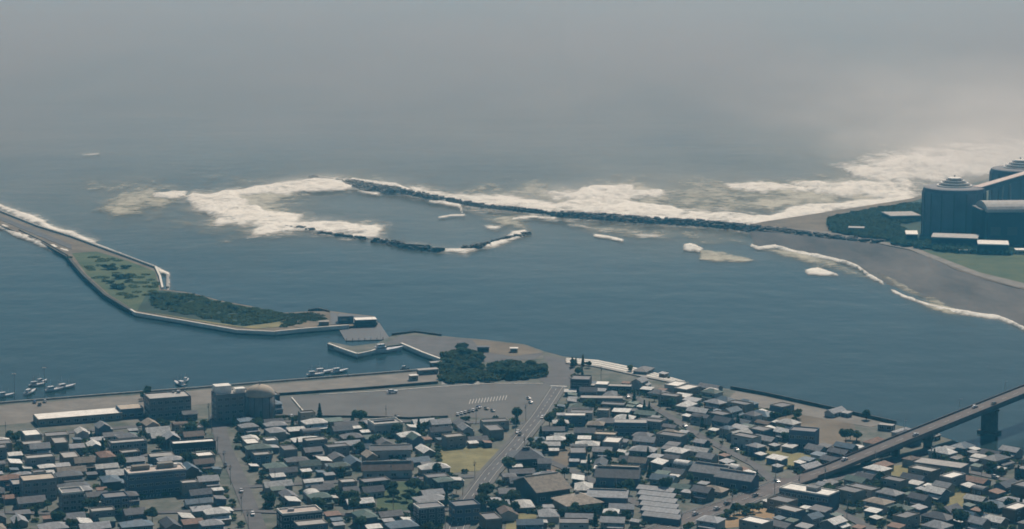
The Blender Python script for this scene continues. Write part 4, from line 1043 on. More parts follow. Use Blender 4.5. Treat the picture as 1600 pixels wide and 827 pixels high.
for i, (rad, hg, z0, n, lf, m, cone) in enumerate([(3.6, 5.5, 1.8, 900, .42, 'leafA', 0), (2.8, 4.6, 1.4, 700, .38, 'leafB', 0), (4.4, 6.2, 2.2, 1200, .46, 'leafA', 0), (1.9, 7.0, 1.0, 600, .38, 'leafA', 1), (2.2, 3.4, 1.0, 500, .34, 'leafB', 0)]):
    TREES.append((crown_mesh('crown', rad, hg, z0, n, lf, M[m], 40 + i, cone=bool(cone)), trunk_mesh(z0 + hg * .35, .22, i), rad, ['dark spreading', 'green round', 'broad dark', 'slim conical', 'low green'][i]))
SHR = [crown_mesh('shrub', 1.7, 1.8, 0.0, 260, .30, M['leafA'], 61, 5), crown_mesh('shrub', 1.3, 1.3, 0.0, 200, .26, M['leafB'], 62, 5)]
rt = random.Random(77)
def tree(x, y, k, s=1.0, z=GZ, label=None, group='trees in the town', phrase=None):
    c, t, r, w = TREES[k]
    o = thing('tree', label, 'tree', (x, y, z), rt.uniform(0, 6.28), group)
    o.scale = (s, s, s * rt.uniform(.85, 1.15) * (.62 if 'point' in str(group) else 1))
    put('crown', c, o, 0, 0, 0); put('trunk', t, o, 0, 0, 0)
    if not label: later(o, f"{w} tree", x, y)
    return o
def cluster(px, py, rx, ry, n, kinds, group, s=(0.85, 1.25), z=GZ):
    for _ in range(n):
        for _t in range(20):
            a = rt.uniform(0, 6.28); q = math.sqrt(rt.random())
            x, y = W2(px + rx * q * math.cos(a), py + ry * q * math.sin(a), z)
            if free(x, y, .8, .8, 0, 0.2, False): break
        tree(x, y, rt.choice(kinds), rt.uniform(*s), z, None, group)
MARKP += [('the harbour point grove', Vector(W2(718, 575, GZ))), ('the central point grove', Vector(W2(808, 580, GZ)))]
cluster(720, 570, 34, 20, 30, [0, 2], 'trees on the harbour point', (0.8, 1.2))
cluster(735, 594, 46, 4, 20, [4, 1], 'trees on the harbour point', (0.8, 1.2))
cluster(808, 582, 42, 10, 26, [0, 2, 0], 'trees on the harbour point', (1.0, 1.4))
for px, py, rx, ry, n, kk in ((640, 775, 32, 14, 10, [0, 2, 1]), (790, 795, 45, 10, 9, [0, 2]), (908, 575, 18, 5, 5, [0, 3]), (225, 620, 6, 8, 4, [0]), (250, 668, 40, 5, 8, [0, 1, 3]), (350, 648, 30, 3, 3, [1]),
                          (545, 780, 30, 14, 6, [1, 0]), (1145, 800, 60, 12, 9, [0, 1]), (935, 812, 60, 8, 10, [0, 2]), (1240, 655, 20, 6, 4, [0, 1]), (1400, 770, 60, 20, 9, [0, 1]), (1060, 650, 60, 30, 9, [0, 1, 3]),
                          (1330, 690, 12, 6, 4, [0, 2]), (450, 665, 110, 3, 9, [3, 1]), (120, 700, 100, 25, 9, [0, 1, 3]), (880, 680, 80, 30, 8, [0, 1]), (1530, 730, 50, 14, 7, [0, 1]), (905, 594, 8, 10, 4, [3, 0]), (985, 582, 5, 2, 2, [4])):
    for _ in range(n):
        for _t in range(30):
            a = rt.uniform(0, 6.28); q = math.sqrt(rt.random())
            x, y = W2(px + rx * q * math.cos(a), py + ry * q * math.sin(a), GZ)
            if free(x, y, 1.2, 1.2, 0, 0.1): break
        else: continue
        if not inside(x, y, land_poly): continue
        k = rt.choice(kk); tree(x, y, k, rt.uniform(.6, 1.05)); occupy(x, y, 1.2, 1.2, 0)
n = 0
rt.shuffle(cand)
for (x, y) in cand:
    if n >= 105: break
    if not visible(x, y) or not in_town(x, y, 3): continue
    if free(x, y, 1.3, 1.3, 0, 0.2):
        tree(x, y, rt.choice([4, 1, 0, 3, 0, 2]), rt.uniform(.75, 1.25)); occupy(x, y, 1.3, 1.3, 0); n += 1
n = 0
for (x, y) in cand:
    if n >= 70: break
    if not visible(x, y) or not in_town(x, y, 3): continue
    x += 2; y += 1
    if free(x, y, .9, .9, 0, 0.1):
        o = link('shrub', rt.choice(SHR), None, (x, y, GZ), rt.uniform(0, 6)); q = rt.uniform(.7, 1.3); o.scale = (q, q, q); tag(o, None, 'shrub', 'garden shrubs of the town'); later(o, 'small dark garden shrub', x, y)
        occupy(x, y, .9, .9, 0); n += 1
MARKP += [('the notch of the green spit', Vector(W2(250, 440, 2))), ('the scrubby end of the spit', Vector(W2(360, 490, 2)))]
for px, py in ((112, 404), (170, 420), (178, 421), (196, 420), (160, 440), (172, 443), (182, 436), (190, 446), (200, 440), (176, 450), (186, 452), (196, 434), (240, 462), (248, 470), (350, 482), (362, 484), (384, 490), (372, 494), (300, 475), (320, 482), (405, 492), (280, 468), (270, 478), (428, 500)):
    x, y = W2(px, py, 2.3); o = link('bush', rt.choice(SHR), None, (x, y, 2.3), rt.uniform(0, 6)); q = rt.uniform(1.6, 3.0); o.scale = (q * 1.3, q * 1.6, q * .8); tag(o, None, 'bush', 'bushes on the spit'); later(o, 'dark low bush', x, y)

# ------------------------------------------------------------------ boats
def hull_mesh(L, B, D, m):
    n = 12; vs = []; prof = [(-1.0, 1.0), (-0.85, 0.25), (-0.35, -0.25), (0.35, -0.25), (0.85, 0.25), (1.0, 1.0)]
    for i in range(n + 1):
        t = i / n; b = B / 2 * (min(1, (1 - t) * 2.2) ** .55 * (0.86 + 0.14 * min(1, t * 4))) + 0.03; x = -L / 2 + L * t
        for o, h in prof: vs.append((x + (0.12 * L * max(0, h) * t * t if h > 0 else 0), o * b, h * D * (1 + 0.5 * t ** 3)))
    fs = []; k = len(prof)
    for i in range(n):
        for j in range(k - 1): fs.append((i * k + j, (i + 1) * k + j, (i + 1) * k + j + 1, i * k + j + 1))
        fs.append((i * k + k - 1, (i + 1) * k + k - 1, (i + 1) * k, i * k))
    fs.append(tuple(range(k))); fs.append(tuple(reversed(range(n * k, n * k + k))))
    mb = MB(); mb.add(vs, fs); return mb.mesh('hull', m)
WHT = CARP['white']
def boat(L, px, py, rz, label, name='fishing_boat', cat='boat', cabin=1, mast=True, z=0.0, hullm=None):
    B = L * .28; D = L * .10
    p = W(px, py, z); o = thing(name, label, cat, (p.x, p.y, z + .1), rz)
    put('hull', hull_mesh(L, B, D, hullm or WHT), o, 0, 0, 0)
    mb = MB(); mb.box(-L * .46, L * .30, -B * .36, B * .36, D * .93, D * 1.02); mb.obj('deck', M['concrete'], o)
    x0 = -L * .18
    for c in range(cabin):
        mb = MB(); w = B * (.33 - .08 * c); l = L * (.17 - .05 * c)
        z0 = D + 1.9 * c; mb.box(x0 - l, x0 + l, -w, w, z0, z0 + 1.9); ca = mb.obj('cabin', WHT, o)
        mb = MB(); mb.box(x0 - l * .9, x0 + l + .05, -w - .05, w + .05, z0 + 0.95, z0 + 1.55); g = mb.obj('cabin_window', M['glass'], ca)
    if mast:
        mb = MB(); mb.tube((x0, 0, D + 1.9 * cabin), (x0, 0, D + 1.9 * cabin + L * .38), .09, .05); mb.tube((L * .22, 0, D), (L * .22, 0, D + L * .34), .08, .05)
        mb.tube((x0, 0, D + 1.9 * cabin + L * .1), (-L * .42, 0, D + 1.9 * cabin + L * .2), .05); mb.obj('mast', M['steel'], o)
    mb = MB()
    for s in (-1, 1):
        mb.tube((-L * .45, s * B * .42, D + .8), (L * .2, s * B * .42, D + .8), .035)
        for k in range(6): mb.tube((-L * .45 + k * L * .13, s * B * .42, D * .9), (-L * .45 + k * L * .13, s * B * .42, D + .8), .035)
    mb.obj('railing', M['steel'], o)
    return o
for (L, px, py, rz, lb) in [(11, 8, 620, .5, 'white fishing boat at the left edge, moored against the harbour quay'), (12, 47, 615, 1.1, 'white boat with a mast in the thick of the left marina'),
                        (10, 57, 603, .4, 'small white boat highest in the left marina group'), (9, 65, 598, .9, 'tiny farthest boat above the left marina'), 
                        (12, 84, 611, .5, 'bright white boat at the right side of the left marina'), (13, 102, 607, .6, 'outermost white boat at the right end of the left marina'), 
                        (12, 281, 602, 2.0, 'white boat with upright mast behind the grey quay office block'), (8, 291, 596, 1.2, 'tiny boat behind the quay office block, farther out'),
                        (11, 492, 587, .2, 'left one of the pale boats moored off the middle quay'), (13, 505, 583, .35, 'middle white boat with raised cabin off the middle quay'), (12, 530, 582, .5, 'right one of the pale boats off the middle quay'), (7, 633, 577.5, .6, 'small dark-hulled boat near the right end of the quay')]:
    boat(L, px, py, rz + QA * .5, lb, hullm=CARP['black'] if 'dark-hulled' in lb else None)
boat(22, 603, 550.5, R(28), 'white two-deck ferry moored beside the pointed harbour arm', 'ferry', 'ferry', cabin=2)
for (px, py, lb) in ((23, 622, 'tall thin mast pole at the left marina'), (70, 612, 'second tall thin pole, right part of the left marina')):
    p = W(px, py, GZ); o = thing('light_pole', lb, 'pole', p); mb = MB(); mb.tube((0, 0, -3), (0, 0, 15), .22, .12); mb.obj('pole', M['steel'], o); mb = MB(); mb.box(-1.2, 1.2, -.25, .25, 15.0, 15.35); mb.obj('lamp_head', M['frame'], o)

# spit pier house and gate
def small_block(name, lb, cat, px, py, w, d, h, a, wall, roof, z):
    p = W(px, py, z); o = thing(name, lb, cat, p, a)
    mb = MB(); mb.box(-w / 2, w / 2, -d / 2, d / 2, -3, h); mb.obj('walls', wall, o)
    mb = MB(); mb.box(-w / 2 - .4, w / 2 + .4, -d / 2 - .4, d / 2 + .4, h + .002, h + .4); mb.obj('roof', roof, o)
    mb = MB(); mb.box(-w * .3, w * .3, -d / 2 - .06, -d / 2 + .1, h * .35, h * .7); mb.obj('window', M['glass'], o); return o
small_block('pier_house', 'small dark pier house with a bright white roof off the spit tip', 'building', 571, 507, 15, 9, 4, R(12), WALLS['dark'], FLATS['white'], 1.5)
small_block('gate_house', 'dark blue shed standing on the pier deck at the spit tip', 'building', 540, 503, 11, 8, 4.5, R(8), WALLS['blue'], ROOFS['slate'], 2.5)
small_block('gate_house', 'pale little kiosk on the sandy yard at the spit tip', 'kiosk', 506, 508, 7, 4, 2.5, R(8), WALLS['dark'], FLATS['pale'], 2.5)
p = W(565, 520, 0); o = thing('pontoon', 'dark floating pontoon between the spit tip and the harbour arm', 'pontoon', (p.x, p.y, 0), R(10))
mb = MB(); mb.box(-15, 17, -32, 36, -1, 0.5); mb.obj('deck', M['darksteel'], o)
for k in range(8):
    mb = MB(); mb.tube((-14 + 4.3 * k, -31, .5), (-14 + 4.3 * k, -31, 2), .25); mb.obj('bollard', M['steel'], o)
small_block('quay_kiosk', 'small white-topped kiosk on the right part of the quay paving', 'kiosk', 646, 594, 5, 4, 3, QA, WALLS['cream'], FLATS['white'], GZ)
small_block('end_shed', 'low pale shed at the right end of the harbour quay', 'shed', 668, 584, 13, 5, 2.8, QA, WALLS['grey'], FLATS['pale'], GZ)
small_block('point_shed', 'white-roofed small shed at the waterline of the harbour point', 'shed', 683, 572, 9, 4, 2.5, QA, WALLS['grey'], FLATS['pale'], GZ)
small_block('beach_hut', 'dark little hut on the harbour point sand', 'hut', 755, 549, 8, 5, 3, 0, WALLS['dark'], ROOFS['slate'], GZ)
small_block('beach_hut', 'pale little hut right of the harbour point sand', 'hut', 803, 550, 5, 4, 2.5, 0, WALLS['cream'], FLATS['white'], GZ)

# ------------------------------------------------------------------ cars
def car_meshes():
    mb = MB(); pr = [(-2.2, .35), (2.2, .35), (2.25, .8), (1.25, .95), (0.7, 1.0), (-1.9, 1.0), (-2.25, .9)]
    for s in (-1, 1): pass
    vs = [(x, y, z) for y in (-.85, .85) for x, z in pr]; n = len(pr)
    mb.add(vs, [tuple(range(n - 1, -1, -1)), tuple(range(n, 2 * n))] + [(i, (i + 1) % n, n + (i + 1) % n, n + i) for i in range(n)])
    pr2 = [(-1.9, 1.0), (.75, 1.0), (.2, 1.46), (-1.5, 1.46)]
    g = MB(); vs = [(x, y * (1 if z < 1.2 else .86), z) for y in (-.8, .8) for x, z in pr2]; g.add(vs, [(3, 2, 1, 0), (4, 5, 6, 7), (0, 1, 5, 4), (1, 2, 6, 5), (3, 7, 4, 0)])
    r = MB(); r.box(-1.5, .2, -.70, .70, 1.455, 1.50)
    w = MB(); w.lathe([(.33, -.11), (.33, .11)], 12); wm = w.mesh('wheel', M['tyre'])
    wm.transform(Matrix.Rotation(math.pi / 2, 4, 'X'))
    return mb.mesh('body', CARP['white']), g.mesh('windows', M['glass']), r.mesh('roof_panel', CARP['white']), wm
CB, CG, CR, CWH = car_meshes()
def car(x, y, z, rz, col, label=None, s=1.0):
    o = thing('parked_car' if not label else 'car', label, 'car', (x, y, z), rz, None if label else 'cars of the town'); o.scale = (s, s, s)
    b = put('body', CB, o, 0, 0, 0); set_mat(b, CARP[col]); put('windows', CG, o, 0, 0, 0); r = put('roof_panel', CR, o, 0, 0, 0); set_mat(r, CARP[col])
    for wx in (-1.35, 1.35):
        for wy in (-.78, .78): put('wheel', CWH, o, wx, wy, .33)
    if not label: later(o, f"{col} parked car", x, y)
    return o
rc = random.Random(9)
def pxcar(px, py, a, col, label=None, z=GZ + .35, s=1.0): p = W(px, py, z); return car(p.x, p.y, z, a, col, label, s)
for i, c in enumerate(['white', 'white', 'silver', 'black', 'white', 'grey']):
    pxcar(715 + i * 6.0, 648.5 - i * 1.6, R(95), c)
pxcar(613, 614, QA, 'white', 'white van parked alone at the upper kerb of the big car park', s=1.5)
for px, py, c in ((826, 624, 'silver'), (829, 630, 'white'), (760, 640, 'black'), (748, 638, 'blue'), (770, 643, 'grey'), (490, 694, 'white'), (437, 712, 'white'), (809, 678, 'white'), (812, 681, 'black'), (1215, 755, 'white'), (1132, 808, 'white'),
                  (1086, 806, 'silver'), (1290, 756, 'white'), (1297, 757, 'white'), (54, 630, 'blue'), (70, 629, 'silver'), (62, 634, 'black'), (110, 654, 'white'), (375, 640, 'silver'), (455, 652, 'white'), (415, 655, 'white'),
                  (620, 652, 'grey'), (1136, 790, 'black'), (143, 689, 'white'), (178, 727, 'red'), (165, 813, 'white'), (395, 806, 'white'), (352, 730, 'black'), (377, 770, 'silver'), (1025, 790, 'black'), (847, 655, 'white'), (790, 720, 'silver'),
                  (750, 765, 'grey'), (730, 795, 'white'), (1180, 777, 'grey'), (1120, 798, 'silver'), (1070, 668, 'white'), (1150, 705, 'silver'), (980, 622, 'white'), (1460, 702, 'white'), (1380, 724, 'black'), (1555, 748, 'silver'), (280, 664, 'white'), (520, 660, 'silver'),
                  (230, 672, 'black'), (60, 683, 'silver'), (540, 755, 'white'), (650, 752, 'blue'), (470, 805, 'silver')):
    p = W(px, py, GZ)
    dd = min((seg_d(p.x, p.y, l[i], l[i + 1]), l[i], l[i + 1]) for l, w in st_lines for i in range(len(l) - 1))
    a = math.atan2(dd[2][1] - dd[1][1], dd[2][0] - dd[1][0]) if dd[0] < 9 else QA + R(90)
    if free(p.x, p.y, 2.2, .9, a, .1, False):
        on = dd[0] < 6
        car(p.x, p.y, GZ + (.58 if on else .3), a, c); occupy(p.x, p.y, 2.2, .9, a)

# ------------------------------------------------------------------ utility poles along the streets
pole_mb = MB(); pole_mb.tube((0, 0, -.5), (0, 0, 11), .17, .12, 8); PM = pole_mb.mesh('pole', M['concrete'])
arm_mb = MB(); arm_mb.box(-1.1, 1.1, -.06, .06, 9.9, 10.05); arm_mb.box(-.9, .9, -.06, .06, 9.1, 9.25); arm_mb.tube((.35, 0, 8), (.35, 0, 8.9), .25, .25, 8); AM = arm_mb.mesh('crossarm', M['darksteel'])
for l, w in st_lines:
    for i in range(len(l) - 1):
        a, b = Vector(l[i]), Vector(l[i + 1]); L = (b - a).length; t = (b - a).normalized(); nr = Vector((t.y, -t.x))
        for k in range(int(L / 34)):
            p = a + t * (17 + 34 * k) + nr * (w / 2 + .9 + (2 if w > 9 else 0))
            if visible(p.x, p.y, 10) and in_town(p.x, p.y, 2):
                o = thing('utility_pole', None, 'pole', (p.x, p.y, GZ), math.atan2(nr.y, nr.x), 'utility poles along the streets'); put('pole', PM, o, 0, 0, 0); put('crossarm', AM, o, 0, 0, 0); later(o, 'thin grey utility pole', p.x, p.y)

# ------------------------------------------------------------------ bridge
br = thing('road_bridge', 'long grey road bridge rising over the river at the lower right', 'bridge', W(1232, 757, GZ))
bo = Vector(br.location)
raw = [W(1180, 776, GZ) + Vector((0, 0, .5)), W(1232, 757, GZ) + Vector((0, 0, .8)), W(1300, 731, 6.2), W(1400, 690, 11.0), W(1475, 660, 14.6), W(1547, 631, 17.5), W(1600, 610, 18.6), W(1700, 572, 19.6), W(1850, 520, 19.6)]
P = [Vector(p) - bo for p in densify(raw, 12)]
mb = MB(); mb.sweep(P, [(-5.6, -1.0), (5.6, -1.0), (5.6, 0), (-5.6, 0)]); mb.obj('deck', M['bridgedeck'], br)
mb = MB(); mb.sweep(P, [(-4.6, -.3), (4.6, -.3), (4.6, .06), (-4.6, .06)]); mb.obj('roadway', M['bridgedeck'], br)
for s in (-1, 1):
    mb = MB(); mb.sweep(P[3:], [(s * 5.4 - .18, .002), (s * 5.4 + .18, .002), (s * 5.4 + .18, 1.0), (s * 5.4 - .18, 1.0)]); mb.obj('parapet', M['bridgedeck'], br)
    mb = MB(); mb.sweep(P[6:], [(s * 3.2 - .45, -3.2), (s * 3.2 + .45, -3.2), (s * 3.2 + .45, -1.003), (s * 3.2 - .45, -1.003)]); mb.obj('girder', M['darksteel'], br)
mb = MB()
for i in range(0, len(P) - 1, 1):
    a, b = P[i], P[i + 1]; m_ = a + (b - a) * .45
    mb.sweep([a, m_], [(-.1, 0), (.1, 0), (.1, .09), (-.1, .09)])
mb.obj('lane_marking', M['paint'], br)
def along(i0, f):
    L = [0]
    for i in range(len(P) - 1): L.append(L[-1] + (P[i + 1] - P[i]).length)
    return L
for q, (px, w_) in enumerate(((1547, 9.0), (1462, 5.0), (1400, 4.5), (1340, 4), (1660, 9.0))):
    best = min(range(len(P) - 1), key=lambda i: abs(PX(*(P[i] + bo))[0] - px)); c = P[best]; t = (P[best + 1] - P[best - 1]); a = math.atan2(t.y, t.x)
    mb = MB(); z0 = -c.z - bo.z - 4
    for (x0, x1, y0, y1, za, zb) in ((-2.0 if w_ > 6 else -.8, 2.0 if w_ > 6 else .8, -w_ / 2, w_ / 2, z0, -4.0), (-2.4, 2.4, -w_ / 2 - .8, w_ / 2 + .8, -3.998, -3.21)):
        mb.box(x0, x1, y0, y1, za, zb)
    if w_ > 6: mb.box(-3.6, 3.6, -w_ / 2 - 1.5, w_ / 2 + 1.5, -c.z - bo.z - 3, -c.z - bo.z + 1.6)
    o = mb.obj('pier', M['rock'], br); o.location = c; o.rotation_euler = (0, 0, a)
for i in range(5, len(P) - 1, 4):
    a, b = P[i], P[i + 1]; t = (b - a).normalized(); nr = Vector((t.y, -t.x, 0)); p = a - nr * 5.4
    mb = MB(); mb.tube((p.x, p.y, p.z), (p.x, p.y, p.z + 7.5), .11, .07); mb.tube((p.x, p.y, p.z + 7.4), (p.x + nr.x * 1.8, p.y + nr.y * 1.8, p.z + 7.7), .06); mb.obj('lamp_post', M['steel'], br)
ta = math.atan2((raw[5] - raw[3]).y, (raw[5] - raw[3]).x)
def bcar(px, off, col, lb):
    i = min(range(len(P) - 1), key=lambda i: abs(PX(*(P[i] + bo))[0] - px)); t = (P[i + 1] - P[i]).normalized(); nr = Vector((t.y, -t.x, 0)); p = P[i] + bo + nr * off
    o = car(p.x, p.y, p.z + .1, math.atan2(t.y, t.x), col, lb); o.rotation_euler = (0, -math.asin(t.z), math.atan2(t.y, t.x))
bcar(1533, -2.6, 'white', 'white car on the far lane of the bridge above the water pier')
bcar(1540, 2.3, 'black', 'black car on the near lane of the bridge above the water pier')
bcar(1420, 2.3, 'silver', 'silver car on the bridge ramp over the river bank')
bcar(1335, -2.5, 'white', 'white car near the lower end of the bridge ramp')

# ------------------------------------------------------------------ power plant on the right shore
def PL(px, py, z=2.7): return W(px, py, z)
def drum(name, lb, px, py, rad, h, rings, z=2.7, nn=12):
    p = PL(px, py); o = thing(name, lb, 'storage tank', p, R(12))
    mb = MB(); mb.lathe([(rad * 1.0, -2), (rad, h * .93), (rad * .97, h), ], nn); mb.obj('drum', WALLS['grey'] if nn > 20 else M['plantwall'], o)
    mb = MB(); mb.lathe([(rad * .97, h + .01), (rad * .9, h + .8), (rad * .58, h + 1.2)], nn); mb.obj('roof', FLATS['grey'], o)
    for k in range(rings):
        r = rad * (.56 - .115 * k); mb = MB(); mb.lathe([(r, h + 1.2 + 2.2 * k), (r, h + 2.35 + 2.2 * k), (r - .3, h + 2.5 + 2.2 * k)], 40); mb.obj('dome_ring', FLATS['white'], o)
        if k < rings - 1:
            mb = MB(); r2 = r - 1.6; mb.lathe([(r2, h + 2.505 + 2.2 * k), (r2, h + 3.39 + 2.2 * k)], 40); mb.obj('dome_gap', M['darksteel'], o)
    for k in range(nn):
        a = 2 * math.pi * k / nn
        mb = MB(); mb.box(-.5, .5, -.5, .5, 0, h * .92); q = mb.obj('rib', WALLS['dark'], o); q.location = ((rad + .1) * math.cos(a), (rad + .1) * math.sin(a), 0); q.rotation_euler = (0, 0, a)
    mb = MB(); mb.tube((0, 0, h + 1.2 + 2.2 * rings), (0, 0, h + 3 + 2.2 * rings), .8, .5); mb.obj('vent', M['steel'], o)
    return o
M['plantwall'] = mat('blue_grey_cladding', (0.085, 0.11, 0.16), 0.6, 0.15, 0.08, coord='obj')
M['plantdark'] = mat('dark_blue_cladding', (0.012, 0.028, 0.055), 0.7, 0.2, 0.08, coord='obj')
M['pinkroof'] = mat('pale_pink_roof', (0.55, 0.45, 0.40), 0.7, 0.1, 0.1)
drum('storage_tank', 'nearer round storage tank with white stepped ring dome beside the pale surf', 1489, 366, 29, 44, 4, nn=16)
drum('storage_tank', 'farther storage tank whose ring dome shows at the right edge', 1592, 325, 30, 40, 4, nn=16)
def hall(name, lb, px, py, w, d, h, a, wall, roof, rh=0, strips=0):
    p = PL(px, py); o = thing(name, lb, 'industrial hall', p, a)
    mb = MB(); mb.box(-w / 2, w / 2, -d / 2, d / 2, -2, h); mb.obj('walls', wall, o)
    mb = MB()
    if rh:
        n = 10; vs = []
        for x in (-w / 2 - .5, w / 2 + .5):
            for i in range(n + 1): t = math.pi * i / n; vs.append((x, -math.cos(t) * (d / 2 + .5), h + .01 + math.sin(t) * rh))
        mb.add(vs, [(i, i + 1, n + 2 + i, n + 1 + i) for i in range(n)] + [tuple(range(n, -1, -1)), tuple(range(n + 1, 2 * n + 2))])
    else: mb.box(-w / 2 - .5, w / 2 + .5, -d / 2 - .5, d / 2 + .5, h + .01, h + .8)
    mb.obj('roof', roof, o)
    for k in range(strips):
        mb = MB(); x = -w / 2 + w * (k + .5) / strips; mb.box(x - w / strips * .3, x + w / strips * .3, -d / 2 - .15, -d / 2 + .1, h * .3, h * .55); mb.obj('louvre', M['darksteel'], o)
    return o
hall('turbine_hall', 'huge dark blue turbine hall with a pale curved roof at the right edge', 1610, 378, 92, 40, 30, R(4), M['plantdark'], FLATS['pale'], 8, 6)
hall('link_hall', 'dark block joining the nearer ring-domed tank to the turbine hall', 1545, 378, 24, 30, 31, R(4), M['plantdark'], FLATS['grey'])
hall('long_shed', 'long pale-roofed shed in front of the nearer storage tank', 1492, 386, 40, 26, 9.5, R(-14), M['plantdark'], FLATS['pale'], 0, 6)
hall('long_shed', 'bright white-roofed shed at the right end of the row below the tank', 1551, 394, 26, 24, 8, R(-10), M['plantdark'], FLATS['white'], 0, 4)
hall('small_shed', 'small bright white-roofed shed at the left end of the row below the tank', 1424, 378, 10, 24, 8, R(-8), M['plantdark'], FLATS['white'], 0, 1)
hall('small_shed', 'pale low shed between the dark coastal wood and the tank', 1408, 343, 30, 30, 5, R(8), WALLS['dark'], FLATS['pale'], 0, 2)
hall('gate_lodge', 'tiny pale roof in the dark coastal wood beside the breakwater', 1338, 362, 14, 10, 3.5, R(-12), WALLS['dark'], FLATS['pale'], 0, 2)
hall('gate_lodge', 'tiny white cabin on the grass below the long sheds', 1507, 395, 10, 8, 2.5, R(-5), WALLS['white'], FLATS['white'], 0, 1)
hall('gate_lodge', 'white cabin on the grass at the right edge below the plant', 1597, 396, 12, 10, 3, R(-5), WALLS['white'], FLATS['white'], 0, 1)
cv = thing('conveyor_gallery', 'pinkish covered conveyor gallery climbing right from the ring-domed tank', 'conveyor', PL(1530, 372))
co = Vector(cv.location); a = W(1526, 294, 47); b = W(1680, 249, 62)
mb = MB(); mb.sweep([a - co, b - co], [(-4, -4), (4, -4), (4, .4), (-4, .4)]); mb.obj('gallery', M['plantwall'], cv)
mb = MB(); mb.sweep([a - co, b - co], [(-4.6, .41), (4.6, .41), (4.6, 1.2), (-4.6, 1.2)]); mb.obj('roof', M['pinkroof'], cv)
for t in (.3, .6, .9):
    q = a - co + (b - a) * t; mb = MB(); mb.tube((q.x - 3, q.y, q.z - 4), (q.x - 6, q.y, -co.z), .7, .9); mb.tube((q.x + 3, q.y, q.z - 4), (q.x + 6, q.y, -co.z), .7, .9); mb.obj('trestle', M['steel'], cv)

# coastal wood: one mass of small leaf faces around many stems
def wood(name, label, poly_px, n, seed, hgt=7.0, z=2.7, m='leafA', ok=None, rad=3.0, leaf=.75, k=70):
    poly = [W2(x, y, z) for x, y in poly_px]; rg = np.random.default_rng(seed)
    xs = [p[0] for p in poly]; ys = [p[1] for p in poly]
    pts = []; tries = 0
    while len(pts) < n:
        q = (rg.uniform(min(xs), max(xs)), rg.uniform(min(ys), max(ys)))
        tries += 1
        if tries > 60000: break
        if inside(q[0], q[1], poly) and (ok is None or ok(*q)): pts.append(q)
    allv = []
    for (x, y) in pts:
        d = rg.normal(size=(k, 3)); d /= np.linalg.norm(d, axis=1)[:, None]; h = hgt * rg.uniform(.6, 1.15)
        c = d * np.array([rad, rad, h * .38]) * rg.uniform(.6, 1.05, (k, 1)) + np.array([x, y, z + h * .6])
        u = rg.normal(size=(k, 3)); u /= np.linalg.norm(u, axis=1)[:, None]; w = rg.normal(size=(k, 3)); v = np.cross(u, w); v /= np.linalg.norm(v, axis=1)[:, None]
        s = leaf
        allv.append(np.stack([c - u * s - v * s, c + u * s - v * s, c + u * s + v * s, c - u * s + v * s], 1).reshape(-1, 3))
    V = np.concatenate(allv); me = bpy.data.meshes.new(name); me.from_pydata(V.tolist(), [], np.arange(len(V)).reshape(-1, 4).tolist()); me.materials.append(M[m])
    tag(link(name, me), label, None, None, 'stuff')
wood('coastal_wood', 'dark coastal pine wood between the breakwater root and the plant', [(1292, 344), (1350, 331), (1420, 320), (1440, 320), (1440, 345), (1400, 352), (1430, 370), (1400, 378), (1300, 364)], 900, 3, 3.0, 2.7, 'leafB')
wood('coastal_wood', 'dark tree belt along the front of the plant sheds', [(1400, 374), (1500, 388), (1580, 395), (1580, 399), (1480, 395), (1395, 383)], 300, 4, 4)
wood('spit_scrub', 'dark low scrub covering the lower part of the green spit', [(236, 458), (300, 462), (345, 474), (395, 483), (445, 492), (435, 503), (380, 509), (310, 497), (240, 480)], 330, 5, 1.3, 2.2, 'leafB')
wood('spit_scrub', 'thin green scrub on the upper part of the spit', [(120, 400), (190, 406), (240, 426), (246, 452), (210, 480), (150, 436)], 45, 6, 1.0, 2.2, 'leafB', None, 4.0, .5)
wood('spit_scrub', 'thin green scrub towards the tip of the spit', [(440, 492), (500, 490), (505, 500), (440, 512)], 60, 7, 0.8, 2.2, 'leafB', None, 3.5, .5)
wood('point_undergrowth', 'dark undergrowth filling the harbour point grove', [(690, 556), (725, 548), (752, 556), (750, 586), (690, 590)], 150, 8, 2.4, GZ, 'leafB')
wood('point_undergrowth', 'low hedge mass along the upper car park edge', [(688, 588), (782, 583), (786, 594), (690, 600)], 110, 9, 2.6, GZ, 'leafB')
wood('point_undergrowth', 'dark undergrowth filling the central point grove', [(764, 572), (800, 568), (850, 574), (852, 588), (810, 594), (764, 592)], 170, 10, 2.4, GZ, 'leafB')
for i_, (mm, nn_, lb) in enumerate((('leafA', 420, 'dark garden hedges and plants crowding between the houses'), ('leafB', 420, 'green garden plants and weeds between the houses'))):
    wood('garden_greenery', lb, [(-20, 660), (860, 640), (900, 600), (1200, 640), (1420, 690), (1620, 720), (1700, 850), (-60, 850)], nn_, 20 + i_, (2.6, 1.8)[i_], GZ, mm, lambda x, y: in_town(x, y, 3) and free(x, y, .6, .6, 0, .1), 2.0, .42, 60)

